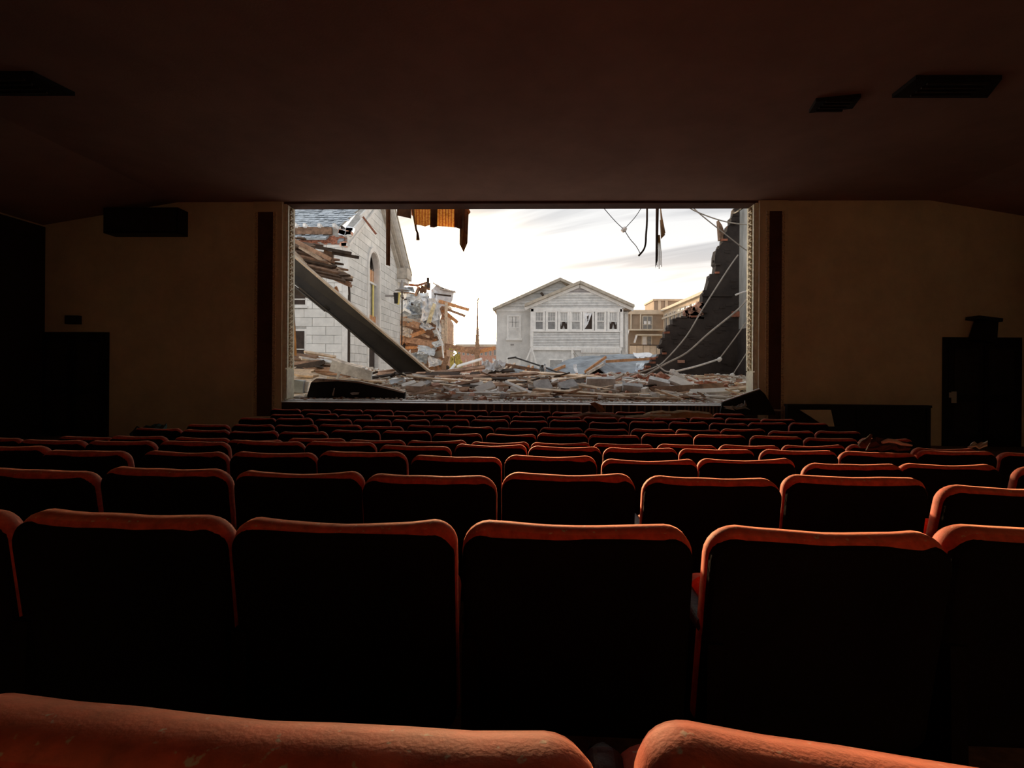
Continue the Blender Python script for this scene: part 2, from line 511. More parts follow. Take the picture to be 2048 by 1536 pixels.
struct(MB().rect(WX1 - .06, WX1, YW - 1.6, YW - .01, FRONTZ, CZ - .42), 'trim_7', 'wall_falloff')
struct(MB().rect(OX0 - .5, OX1 + .5, YW + .40, YW + 1.5, OZ1 + .62, OZ1 + .9), 'trim_5', 'wood_dark')   # lintel beam the curtains hang from

# pilasters beside the opening
def pilaster(n, pxs, side):
    # pxs: outer edge, panel outer, panel inner, inner edge
    x = [at(p, 600, YW).x for p in pxs]
    o = MB().rect(x[0], x[3], YW - .06, YW, FRONTZ, CZ - .01).build(f'trim_{n}', 'wall')
    tag(o, kind='structure')
    MB().rect(x[1], x[2], YW - .085, YW - .06, FRONTZ + .5, CZ - .25).build('panel', 'maroon', o)
    for a in (x[1], x[2]):
        MB().rect(a - .03, a + .03, YW - .10, YW - .06, FRONTZ + .5, CZ - .25).build('moulding', 'gold_dark', o)
pilaster(1, (508, 516, 552, 566), -1)
pilaster(2, (1573, 1562, 1531, 1516), 1)

# gilded reveals of the opening with a twisted leaf ornament
def gilded(n, x, sgn):
    base = tag(MB().rect(x, x + sgn * .05, YW - .005, YW + .40, STZ, OZ1).build(f'trim_{n}', 'gold'), kind='structure')
    zb = at(1500, 742, YW).z
    xi = x + sgn * .05
    for yy in (YW + .045, YW + .33):
        MB().rect(xi, xi + sgn * .035, yy - .035, yy + .035, zb, OZ1 - .02).build('fillet', 'gold', base)
    mb = MB()
    nn = 58
    for i in range(nn):
        z = zb + .06 + (OZ1 - zb - .1) * i / nn
        a = 0.9 if i % 2 else 0.45
        r = Matrix.Rotation(a, 3, 'X')
        mb.box((xi + sgn * .02, YW + .185, z), (.05, .17, .034), r)
        mb.box((xi + sgn * .03, YW + .185 + (.05 if i % 2 else -.05), z + .02), (.06, .045, .045), Matrix.Rotation(.7, 3, 'X'))
    tag(mb.build('ornament', 'gold_dark', base), kind='stuff')
    MB().rect(xi, xi + sgn * .03, YW + .01, YW + .37, STZ + .02, zb - .03).build('plinth_block', 'gold', base)
gilded(3, OX0, 1)
gilded(4, OX1, -1)

# stage front with battens, lip
SX0, SX1 = OX0 - .02, OX1 + .02
tag(MB().rect(SX0, SX1, YW - .02, YW + .3, FRONTZ, STZ - .035).build('stage_front', 'stagewood'), kind='structure')
sf = bpy.data.objects['stage_front']
b0, b1 = at(893, 815, YW).x, at(1446, 815, YW).x
i, xx = 0, b0
while xx < b1:
    MB().rect(xx, xx + .035, YW - .05, YW - .02, FRONTZ + .05, STZ - .05).build('batten', 'batten', sf)
    xx += .172 if xx < b1 - 0.9 else .075
lx1 = at(1445, 803, YW).x
lip = MB().prism([(SX0, YW - .07, STZ - .06), (SX0, YW - .07, STZ - .045), (SX0, YW + .16, STZ + .004), (SX0, YW + .16, STZ - .06)], (lx1 - SX0, 0, 0))
tag(lip.build('stage_lip', 'nosing'), kind='structure')
YS = 18.0                                    # stage back wall
SWX = at(1478, 600, YS).x                     # stage side wall
tag(MB().rect(OX0 - 2.5, SWX + .4, YW + .05, YS + .3, STZ - .25, STZ - .01).build('stage_floor', 'stagefloor'), kind='structure')

# doors and dark fixtures of the front wall
def door(n, pxl, pyt, pxr, label):
    x0, x1, z0, z1 = R(pxl, pyt, pxr, 860, YW)
    d = tag(MB().rect(x0 - .09, x1 + .09, YW - .05, YW, FRONTZ, z1 + .09).build(f'door_{n}', 'black'), kind='structure')
    for a, b in ((x0, (x0 + x1) / 2 - .01), ((x0 + x1) / 2 + .01, x1)):
        p = MB().rect(a, b, YW - .075, YW - .05, FRONTZ + .02, z1).build('door_leaf', 'black', d)
        MB().rect(a + .1, b - .1, YW - .085, YW - .075, FRONTZ + .25, FRONTZ + .95).build('panel', 'iron', p)
        MB().rect(a + .1, b - .1, YW - .085, YW - .075, FRONTZ + 1.1, z1 - .15).build('panel', 'iron', p)
    return d, x0, x1, z1
door(1, 90, 672, 210, '')
d2, dx0, dx1, dz = door(2, 1893, 683, 2030, '')
x0, x1, z0, z1 = R(1899, 783, 1914, 806, YW - .1)
s = thing('door_notice', (x0, YW - .09, z0), 'small white notice stuck on the dark door beyond the low black partition', 'notice')
MB().rect(x0 + .05, x1, YW - .09, YW - .085, z0, z1).build('paper', 'paper', s)
MB().rect(x0, x0 + .06, YW - .09, YW - .085, z1 - .13, z1 - .02).build('corner_flap', 'paper', s)
def exit_box(px0, py0, px1, py1, label):
    x0, x1, z0, z1 = R(px0, py0, px1, py1, YW - .1)
    s = thing('exit_sign', ((x0 + x1) / 2, YW, z0), label, 'sign')
    MB().rect(x0, x1, YW - .11, YW - .001, z0, z1).build('housing', 'black', s)
    MB().rect(x0 + .03, x1 - .03, YW - .118, YW - .11, z0 + .03, z1 - .03).build('face', 'iron', s)
exit_box(130, 631, 156, 648, 'small unlit black sign box above the dark door below the wall loudspeaker')
# loudspeaker above the left door side
def wall_box(name, px0, py0, px1, py1, depth, label, cat):
    x0, x1, z0, z1 = R(px0, py0, px1, py1, YW - depth)
    s = thing(name, ((x0 + x1) / 2, YW, z0), label, cat)
    MB().rect(x0, x1, YW - depth, YW - .002, z0, z1).build('case', 'black', s)
    MB().rect(x0 + .04, x1 - .04, YW - depth - .012, YW - depth, z0 + .04, z1 - .04).build('grille', 'iron', s)
    for q in (.25, .75):
        c_ = Vector((x0 + (x1 - x0) * q, 0, z1))
        MB().rect(c_.x - .02, c_.x + .02, YW - .06, YW - .02, z1, z1 + .05).build('bracket', 'iron', s)
wall_box('wall_loudspeaker', 207, 415, 355, 466, .35, 'wide black loudspeaker box under the ceiling between the corner and the proscenium', 'speaker')
# ledge speaker above right door
x0, x1, z0, z1 = R(1945, 640, 1992, 684, YW - .2)
s = thing('horn_speaker', ((x0 + x1) / 2, YW, z0), 'dark tilted horn speaker above the black double door with the white notice', 'speaker')
mb = MB()
mb.box(((x0 + x1) / 2, YW - .2, (z0 + z1) / 2), (x1 - x0 - .12, .3, z1 - z0), Matrix.Rotation(.2, 3, 'Y'), taper=.8)
mb.build('cabinet', 'black', s)
MB().box(((x0 + x1) / 2 - .05, YW - .25, z1 + .01), (x1 - x0, .34, .07), Matrix.Rotation(.12, 3, 'Y')).build('flared_rim', 'black', s)
MB().rect((x0 + x1) / 2 - .03, (x0 + x1) / 2 + .03, YW - .12, YW - .002, z0 - .02, z0 + .1).build('bracket', 'iron', s)

# ceiling vents
def vent(pts, label):
    p = [atz(a, b, CZ) for a, b in pts]
    c_ = sum(p, Vector()) / len(p)
    s = thing('ceiling_vent', (c_.x, c_.y, CZ - .05), label, 'vent')
    MB().prism([q - Vector((0, 0, .002)) for q in p], (0, 0, -.05)).build('frame', 'black', s)
    xs_ = [q.x for q in p]; ys_ = [q.y for q in p]
    for i in range(4):
        f_ = (i + 1) / 5
        y_ = min(ys_) + (max(ys_) - min(ys_)) * f_
        MB().rect(c_.x - (max(xs_) - min(xs_)) * .3, c_.x + (max(xs_) - min(xs_)) * .3, y_ - .012, y_ + .012, CZ - .075, CZ - .05).build('louver', 'iron', s)
vent([(1632, 196), (1722, 187), (1705, 210), (1618, 219)], 'small dark vent in the ceiling, nearer the middle of the hall than its long neighbour')
vent([(1832, 150), (2004, 150), (1975, 188), (1784, 188)], 'long dark vent in the ceiling beyond the small one, on the black brick wall side')
vent([(-160, 142), (66, 142), (150, 184), (-50, 184)], 'long dark vent in the ceiling on the church side')

# low black partition in front of the right wall and beige board leaning in it
x0, x1, z0, z1 = R(1573, 808, 1856, 860, YW - .6)
s = thing('low_partition', ((x0 + x1) / 2, YW - .6, FRONTZ), 'low black partition below the beige wall, beside the stage', 'partition')
MB().rect(x0, x1, YW - .64, YW - .58, FRONTZ, z1 - .05).build('panel', 'black', s)
MB().rect(x0 - .02, x1 + .02, YW - .68, YW - .54, z1 - .05, z1).build('rail', 'black', s)
for a in (x0 + .03, (x0 + x1) / 2, x1 - .03):
    MB().rect(a - .04, a + .04, YW - .66, YW - .56, FRONTZ, z1 - .05).build('post', 'black', s)
p = [at(a, b, YW - .72) for a, b in ((1601, 820), (1662, 820), (1669, 853), (1652, 853))]
MB().prism(p, (0, .04, 0)).build('leaning_board', 'wall')
tag(bpy.data.objects['leaning_board'], 'beige triangular board leaning on the low black partition', 'board')

# ================================================================== THEATRE SEATS
PITCH, SW = 0.54, 0.522
def rrect(wd, z0, z1, rt, rb, n=7, sag=0.0):
    pts = []
    h = wd / 2
    for cx_, cz_, r, a0 in ((h - rt, z1 - rt, rt, 0), (-h + rt, z1 - rt, rt, 90), (-h + rb, z0 + rb, rb, 180), (h - rb, z0 + rb, rb, 270)):
        if a0 == 180 and sag:
            pass
        for i in range(n):
            a = math.radians(a0 + 90 * i / (n - 1))
            pts.append((cx_ + r * math.cos(a), cz_ + r * math.sin(a)))
        if a0 == 0:                              # the top edge between the corners, dipping a little
            for q in range(1, 8):
                x = (h - rt) * (1 - 2 * q / 8)
                pts.append((x, z1 - sag * (1 - (x / (h - rt)) ** 2)))
    return pts
def pillow(wd, z0, z1, rt, rb, rings, sag, rec):
    """rings: (y, inset) from the rear to the front; returns verts, faces"""
    vs_, fs = [], []
    n = None
    for y, ins in rings:
        pts = rrect(wd - 2 * ins, z0 + ins, z1 - ins, max(.02, rt - ins * .6), max(.012, rb - ins * .6), sag=sag)
        n = len(pts)
        for x, z in pts:
            vs_.append(Vector((x, y - (z - .45) * rec, z)))
    for k in range(len(rings) - 1):
        for i in range(n):
            j = (i + 1) % n
            fs.append((k * n + i, k * n + j, (k + 1) * n + j, (k + 1) * n + i))
    fs.append(tuple(range(n)))
    fs.append(tuple((len(rings) - 1) * n + i for i in reversed(range(n))))
    return vs_, fs
def seat_mesh(name, mb, m):
    """local mesh, origin as given"""
    me = bpy.data.meshes.new(name)
    me.from_pydata(mb.v, [], mb.f)
    bm = bmesh.new(); bm.from_mesh(me); bmesh.ops.recalc_face_normals(bm, faces=bm.faces); bm.to_mesh(me); bm.free()
    me.materials.append(M_[m])
    return me
REC = 0.17
YO = (SEAT_H - .45) * REC                        # puts the top of the back over the origin
def back_pad(rt, sag, seed):
    mb = MB()
    v, f = pillow(SW, .34, SEAT_H, rt, .05, [(-.044, .075), (-.046, .050), (-.042, .026), (-.032, .009), (-.014, 0.001), (.014, .0), (.034, .008), (.048, .022), (.054, .05)], sag, REC)
    for p in v:                                  # worn velvet is never quite straight
        q = noise.noise((p.x * 7, p.z * 5, seed * 3.1))
        p.z += .006 * q * max(0, (p.z - .5) / .36)
        p.y += YO + .005 * noise.noise((p.x * 9, p.z * 9, seed + 9))
    mb.add(v, f)
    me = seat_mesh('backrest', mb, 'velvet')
    for p in me.polygons:
        p.use_smooth = len(p.vertices) == 4
    return me
ROW1_PAD = back_pad(.036, .013, 21)
PADS = [back_pad(.054 + .007 * (i % 3), .004 + .004 * (i % 4), i) for i in range(6)]
sh = MB()
v, f = pillow(SW, .335, SEAT_H - .015, .056, .05, [(-.056, .050), (-.053, .026), (-.047, .012), (-.036, .004), (-.022, .0025), (-.018, .006)], .006, REC)
for p in v:
    p.y += YO
sh.add(v, f)
ME_SHELL = seat_mesh('back_shell', sh, 'shell')
cu = MB()
v, f = pillow(SW - .05, .0, .30, .05, .05, [(-.05, .03), (-.04, .005), (.04, .005), (.055, .03)], 0, 0)
fold = Matrix.Rotation(-0.28, 3, 'X')
cu.add([fold @ p + Vector((0, .20, .36)) for p in v], f)
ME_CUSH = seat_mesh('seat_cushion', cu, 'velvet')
st = MB().rect(-.018, .018, -.02, .30, .0, .60).rect(-.04, .04, -.05, .34, 0, .018)
ME_STD = seat_mesh('standard', st, 'shell')
ar = MB()
v, f = pillow(.05, 0, .035, .015, .01, [(-.14, .008), (-.13, 0), (.13, 0), (.15, .008)], 0, 0)
ar.add([p + Vector((0, .17, .60)) for p in v], f)
ME_ARM = seat_mesh('armrest', ar, 'armwood')

ORD = ['', 'first', 'second', 'third', 'fourth', 'fifth', 'sixth', 'seventh', 'eighth', 'ninth', 'tenth', 'eleventh', 'twelfth',
       'thirteenth', 'fourteenth', 'fifteenth', 'sixteenth', 'seventeenth', 'eighteenth', 'nineteenth']
def seat_part(name, me, root, loc=(0, 0, 0)):
    o = bpy.data.objects.new(name, me)
    COL.objects.link(o)
    o.parent = root
    o.location = loc
    return o
# tilts read off the photo for single seats: (row, seat counted from the reference junction): (dz, roll, dx, pitch)
TWEAK = {(1, -1): (.000, .012, -.014, 0), (1, 0): (.0, .070, -.054, 0), (2, 0): (0, 0, 0, 0), (2, -1): (0, .006, 0, 0), (2, 1): (-.002, .012, .004, 0),
         (2, -2): (.004, .020, 0, 0), (3, -3): (0, .012, 0, 0), (3, 0): (.004, 0, 0, 0), (4, 0): (.004, 0, 0, 0), (5, -2): (.012, 0, 0, 0), (5, -3): (.01, .02, 0, 0),
         (7, -2): (.012, 0, 0, 0), (7, -1): (.010, 0, 0, 0), (7, 1): (-.01, .02, 0, 0)}
XL, XR = -4.36, 4.18
ROWSPAN = {11: (-4.42, 3.92), 10: (-4.40, 4.30), 9: (-4.45, 4.12), 8: (-4.40, 4.10), 7: (-4.46, 4.0), 6: (-4.4, 4.1)}
SEATS = {}
for k, d, jpx, py, slope in ROWS:
    ref = row_top(k)
    lo, hi = ROWSPAN.get(k, (XL, XR))
    e0, e1 = at(-30, 1000, d).x, at(2078, 1000, d).x      # only what can be seen of the row
    lst = []
    for n in range(-12, 13):
        x = ref.x + (n + .5) * PITCH
        if x - PITCH * .5 < lo - .05 or x + PITCH * .5 > hi + .12:
            continue
        if x + PITCH * .5 < e0 or x - PITCH * .5 > e1:
            continue
        lst.append((n, x))
    for i, (n, x) in enumerate(lst):
        rr = random.Random(k * 100 + n)
        dz, roll, dx, pit = TWEAK.get((k, n), (None,) * 4)
        if dz is None:
            dz, roll, dx, pit = rr.uniform(-.012, .010), rr.uniform(-.010, .016), rr.uniform(-.004, .004), rr.uniform(-.05, .05)
        y = d - slope * (x - ref.x)
        rowname = {11: 'front row', 1: 'rearmost visible row', 2: 'second row from the rear', 3: 'third row from the rear'}.get(k, f'{ORD[12 - k]} row from the stage')
        pos = f'{ORD[i + 1]} in view' if len(lst) > 1 else 'only one in view'
        root = thing('theatre_seat', (x + dx, y, ref.z - SEAT_H + dz),
                     f'red velvet theatre seat, {rowname}, {ORD[i + 1]} seen from the church side', 'seat',
                     'theatre seats in the ' + rowname)
        root.rotation_euler = (pit, roll, -slope * .9 + rr.uniform(-.01, .01))
        SEATS[(k, n)] = root
        seat_part('backrest', ROW1_PAD if k == 1 else PADS[rr.randrange(6)], root)
        seat_part('back_shell', ME_SHELL, root)
        seat_part('seat_cushion', ME_CUSH, root)
        seat_part('standard', ME_STD, root, (-PITCH / 2 + .03, 0, 0))
        seat_part('armrest', ME_ARM, root, (-PITCH / 2 + .028, 0, 0))
        if i == len(lst) - 1:
            seat_part('standard', ME_STD, root, (PITCH / 2 - .03, 0, 0))
            seat_part('armrest', ME_ARM, root, (PITCH / 2 - .028, 0, 0))
print('seats', len(SEATS))

# ================================================================== OUTSIDE: GROUND
GZ = -0.5
tag(MB().rect(-120, 120, YS + .3, 260, GZ - .4, GZ).build('ground', 'ground'), kind='structure')

# ------------------------------------------------------------------ stone church
XC = at(694, 738, 31.0).x
def church():
    y0 = 31.0
    y1 = atx(801, 600, XC).y
    ze = (at(694, 476, y0).z + atx(800, 549, XC).z) / 2
    ym = (y0 + y1) / 2
    za = ze + (ym - y0) * math.tan(math.radians(36))
    root = thing('stone_church', (XC, y0, GZ), 'pale stone church with an arched window and storm-torn slate roof', 'church')
    pent = [(y0, GZ), (y1, GZ), (y1, ze), (ym, za), (y0, ze)]
    # arched window in the gable wall
    a_, b_ = atx(737, 620, XC).y, atx(757, 620, XC).y
    yw, hw = (a_ + b_) / 2, (b_ - a_) / 2
    ztop = atx(746, 504, XC).z
    zs = ztop - hw
    zb = GZ + .5
    RW = .34
    Ro = hw + RW
    # mortar core (left, right, above the window)
    mb = MB()
    for poly in ([(y0, GZ), (yw - hw - .1, GZ), (yw - hw - .1, za), (y0, za)], [(yw + hw + .1, GZ), (y1, GZ), (y1, za), (yw + hw + .1, za)],
                 [(yw - hw - .1, zs + hw + .1), (yw + hw + .1, zs + hw + .1), (yw + hw + .1, za), (yw - hw - .1, za)]):
        q = clip(poly, pent)
        mb.prism([(XC - .05, a, b) for a, b in q], (-.5, 0, 0))
    core = mb.build('gable_wall', 'mortar', root)
    ch, cl = .52, 1.32
    z, r = GZ, 0
    while z < za:
        y = y0 - (cl / 2 if r % 2 else 0)
        m = z + ch / 2
        half = Ro if m < zs else (math.sqrt(max(0, Ro * Ro - (m - zs) ** 2)) if m - zs < Ro else 0)
        while y < y1:
            segs = [(max(y, y0), min(y + cl, y1))]
            if half > 0 and m > zb:
                segs = [(segs[0][0], min(segs[0][1], yw - half)), (max(segs[0][0], yw + half), segs[0][1])]
            for a, b in segs:
                if b - a < .08:
                    continue
                q = clip([(a + .012, z + .012), (b - .012, z + .012), (b - .012, z + ch - .012), (a + .012, z + ch - .012)], pent)
                if len(q) > 2 and area2(q) > .02:
                    pr = rnd.uniform(0, .015)
                    MB().prism([(XC + pr, u, v) for u, v in q], (-.12, 0, 0)).build('stone_block', 'stone', root)
            y += cl
        z += ch; r += 1
    # moulded surround: outer band and inner band, curtain, laths
    for nm, r0, r1, xx in (('window_surround', hw + .06, Ro + .02, .09), ('window_reveal', hw, hw + .08, .03)):
        mb = MB()
        K = 14
        arc = [(math.pi * i / K) for i in range(K + 1)]
        for i in range(K):
            q = [(yw + r0 * math.cos(arc[i]), zs + r0 * math.sin(arc[i])), (yw + r1 * math.cos(arc[i]), zs + r1 * math.sin(arc[i])),
                 (yw + r1 * math.cos(arc[i + 1]), zs + r1 * math.sin(arc[i + 1])), (yw + r0 * math.cos(arc[i + 1]), zs + r0 * math.sin(arc[i + 1]))]
            mb.prism([(XC + xx, u, v) for u, v in q], (-.4, 0, 0))
        for sg in (-1, 1):
            mb.prism([(XC + xx, yw + sg * r0, zb), (XC + xx, yw + sg * r1, zb), (XC + xx, yw + sg * r1, zs), (XC + xx, yw + sg * r0, zs)], (-.4, 0, 0))
        mb.build(nm, 'trimstone', root)
    wz = lambda py: atx(747, py, XC).z
    win = MB().rect(XC - .66, XC - .56, y0 + .6, y1 - .4, zb, ztop + .6).build('arched_window', 'hollow', root)
    MB().rect(XC - .30, XC - .27, yw - hw, yw + hw * .55, wz(655), wz(566)).build('pane', 'pane_grey', win)
    MB().rect(XC - .30, XC - .27, yw - hw, yw + hw, wz(745), wz(657)).build('pane', 'hollow', win)
    MB().rect(XC - .24, XC - .18, yw + hw * .35, yw + hw * .58, wz(632), wz(562)).build('sash_strip', 'yellow', win)
    MB().rect(XC - .3, XC - .16, yw - hw, yw + hw, wz(567), wz(563)).build('transom', 'trimstone', win)
    MB().rect(XC - .42, XC - .38, yw - hw, yw + hw, wz(563), wz(536)).build('board', 'wood_orange', win)
    for f in (-.75, -.3, .15, .6):
        MB().rect(XC - .36, XC - .32, yw + hw * f - .03, yw + hw * f + .03, wz(563), wz(534)).build('lath', 'wood_pale', win)
    MB().rect(XC - .36, XC - .2, yw - hw, yw + hw, wz(645), wz(630)).build('lattice', 'wood_orange', win)
    for f in (-.5, 0.1, .6):
        MB().rect(XC - .2, XC - .17, yw + hw * f - .05, yw + hw * f + .05, wz(650), wz(630)).build('lath', 'wood_orange', win)
    # front (side) wall facing the theatre
    xl = XC - 7
    MB().rect(xl, XC - .05, y0 + .06, y0 + .5, GZ, ze - .5).build('side_wall', 'mortar', root)
    wins = [R(588, 588, 610, 609, y0), R(590, 662, 608, 735, y0)]
    z, r = GZ, 0
    zt = at(640, 489, y0).z
    while z < zt - .05:
        x = XC - cl * .75 * (1 if r % 2 else .5) - .3
        xe = XC - .32
        first = True
        while xe > xl + 1.5:
            a, b = x, xe
            m = z + ch / 2
            segs = [(a, b)]
            for w0, w1, q0, q1 in wins:
                if q0 - .1 < m < q1 + .12:
                    segs = [(s0, min(s1, w0 - .12)) for s0, s1 in segs] + [(max(s0, w1 + .12), s1) for s0, s1 in segs]
            for s0, s1 in segs:
                if s1 - s0 > .1:
                    MB().rect(s0 + .012, s1 - .012, y0 - rnd.uniform(0, .012), y0 + .1, z + .012, min(z + ch, zt) - .012).build('stone_block', 'stone', root)
            xe = x
            x -= cl
        z += ch; r += 1
    MB().rect(XC - .31, XC + .02, y0 - .02, y0 + .3, GZ, zt).build('corner_strip', 'trimstone', root)
    MB().rect(XC + .03, XC + .14, y0 + .02, y0 + .14, GZ, at(690, 590, y0).z).build('downspout', 'wood_dark', root)
    for i, (w0, w1, q0, q1) in enumerate(wins):
        f = MB().rect(w0 - .12, w1 + .12, y0 + .02, y0 + .12, q0 - .1, q1 + .12).build('side_window', 'trimstone', root)
        MB().rect(w0, w1, y0 - .005, y0 + .02, q0, q1).build('pane', 'hollow', f)
        MB().rect(w0 - .05, w1 + .2, y0 - .12, y0 + .02, q0 - .22, q0 - .1).build('sill', 'trimstone', f)
        MB().rect(w0, w1, y0 - .03, y0 - .005, (q0 + q1) / 2 - .03, (q0 + q1) / 2 + .03).build('rail', 'trimstone', f)
    # brick course and wall plate under the torn eave
    bz0, bz1 = at(640, 489, y0).z, at(640, 471, y0).z
    band = MB().rect(xl, XC - .05, y0 + .02, y0 + .4, bz0, bz1 + .4).build('brick_band', 'mortar', root)
    nb = 0
    zz = bz0
    r = 0
    while zz < bz1 - .02:
        x = XC - .06 - (.12 if r % 2 else 0)
        while x > XC - 3.9 and nb < 200:
            if rnd.random() > .07:
                MB().rect(x - .225, x - .01, y0 - rnd.uniform(.0, .03), y0 + .05, zz + .006, zz + .069).build('brick', 'brick_red', band)
            nb += 1
            x -= .235
        zz += .075; r += 1
    MB().beam(at(578, 462, y0 - .1), at(664, 462, y0 - .1), .2, .42).build('wall_plate', 'wood_old', root)
    # roof slope facing the theatre, courses of slate with ragged lower edge
    ez = ze - .15
    sl = (za - ez) / (ym - (y0 - .5))
    mb = MB()
    x1 = XC - .25
    mb.prism([(XC - 9, y0 - .45, ez - .02), (x1 - .9, y0 - .45, ez - .02), (x1, ym, za - .02), (XC - 9, ym, za - .02)], (0, .05, -.10))
    deck = mb.build('roof_deck', 'metal_dark', root)
    mb = MB()
    nrow = 24
    for i in range(nrow):
        f0, f1 = i / nrow, (i + 1) / nrow
        ya, yb = y0 - .45 + (ym - y0 + .45) * f0, y0 - .45 + (ym - y0 + .45) * f1 + .1
        za_, zb_ = ez + (za - ez) * f0, ez + (za - ez) * f1
        x = XC - 9 + rnd.uniform(0, .3)
        while x < x1 - 1.0 + .9 * f0:
            L = rnd.uniform(.22, .42)
            if rnd.random() > (.18 if i < 2 else .03):
                lift = rnd.uniform(.015, .04)
                dy = rnd.uniform(-.08, .03)
                mb.prism([(x, ya + dy, za_ + lift), (x + L - .02, ya + dy, za_ + lift + rnd.uniform(-.02, .02)), (x + L - .02, yb, zb_ + .02), (x, yb, zb_ + .02)], (0, .01, -.025))
            x += L
    tag(mb.build('slates', 'shingle', root), kind='stuff')
    for px in (608, 637, 667, 590):
        a = at(px, 450, y0 - .35)
        MB().beam(a, a + Vector((.1, .8, -.15)), .16, .22).build('rafter_tail', 'slab_white', root)
    # torn near rake: broken fascia boards, lead flashing
    def rk(f, out, dz):                     # along the near slope: f from eave to apex
        return Vector((XC + out, y0 - .4 + (ym - y0 + .4) * f, ez + (za - ez) * f + dz))
    MB().prism([rk(.0, -.2, -.2), rk(1, -.2, -.1), rk(1, -.2, -.75), rk(.12, -.2, -.9)], (-.3, 0, 0)).build('lead_flashing', 'metal_dark', root)
    for f0, f1, d0, wd in ((.02, .34, -.05, .34), (.36, .66, .12, .36), (.70, 1.0, .15, .4)):
        MB().beam(rk(f0, .1, d0), rk(f1, .25, d0 + .05), .12, wd).build('fascia_board', 'trimstone', root)
    MB().beam(rk(.06, .05, -.62), rk(1.0, .12, -.62), .12, .16).build('rake_trim', 'trimstone', root)
    MB().beam(at(726, 434, y0 + 2), at(752, 468, y0 + 2), .12, .12).build('fallen_lath', 'brick_red', root)
    # far rake cornice: three stepped mouldings
    def rf(f, out, dz):
        return Vector((XC + out, ym + (y1 + .35 - ym) * f, za + (ze - za) * f + dz))
    for o0, o1, dz, t, m in ((0, .25, -.75, .30, 'cornice'), (.0, .50, -.40, .34, 'cornice'), (0, .80, -.05, .26, 'trimstone'), (-.3, .88, .14, .14, 'roofedge')):
        MB().prism([rf(0, o0, dz + t), rf(1.02, o0, dz + t), rf(1.02, o0, dz), rf(0, o0, dz)], (o1 - o0, 0, 0)).build('rake_moulding', m, root)
    zr = atx(797, 556, XC).z
    MB().rect(XC, XC + .85, y1 - 1.3, y1 + .5, zr - .1, zr + .75).build('eave_return', 'cornice', root)
    MB().rect(XC, XC + .65, y1 - 1.1, y1 + .3, zr - .4, zr - .1).build('eave_return', 'trimstone', root)
    MB().rect(XC - 6, XC - .05, y1 - .3, y1, GZ, ze).build('far_wall', 'mortar', root)
    for yy in (y1 - .12,):
        MB().tube([(XC + .16, yy, GZ), (XC + .16, yy, ze - .7)], .06).build('downspout', 'wood_dark', root)
    # loosened masonry at the eave corner
    for i in range(9):
        p_ = at(rnd.uniform(684, 703), rnd.uniform(455, 492), y0 - .15)
        MB().box(p_, (rnd.uniform(.3, .5), .3, rnd.uniform(.15, .3)), Matrix.Rotation(rnd.uniform(-.5, .5), 3, 'Y')).build('broken_block', rnd.choice(['stone', 'brick_pink', 'metal']), root)
church()
# wall lantern at the far corner of the church
def lantern():
    p = at(804, 588, 38.5)
    s = thing('wall_lantern', (p.x, p.y, at(804, 640, 38.5).z), 'tall grey wall lantern at the far corner of the stone church', 'lantern')
    a, b = at(795, 582, 38.5), at(795, 608, 38.5)
    MB().rect(XC + .2, p.x + .1, p.y - .05, p.y + .05, at(800, 594, 38.5).z, at(800, 590, 38.5).z).build('bracket', 'lampbronze', s)
    MB().tube([at(804, 560, 38.5), at(804, 571, 38.5), at(804, 577, 38.5), at(804, 581, 38.5)], [.05, .12, .20, .55], 8).build('cap', 'lampbronze', s)
    MB().tube([at(793, 586, 38.4), at(793, 607, 38.4)], [.22, .16], 8).build('downlight', 'iron', s)
    MB().tube([at(798, 585, 38.4), at(796, 609, 38.4)], [.14, .10], 6).build('side_glass', 'yellow', s)
lantern()

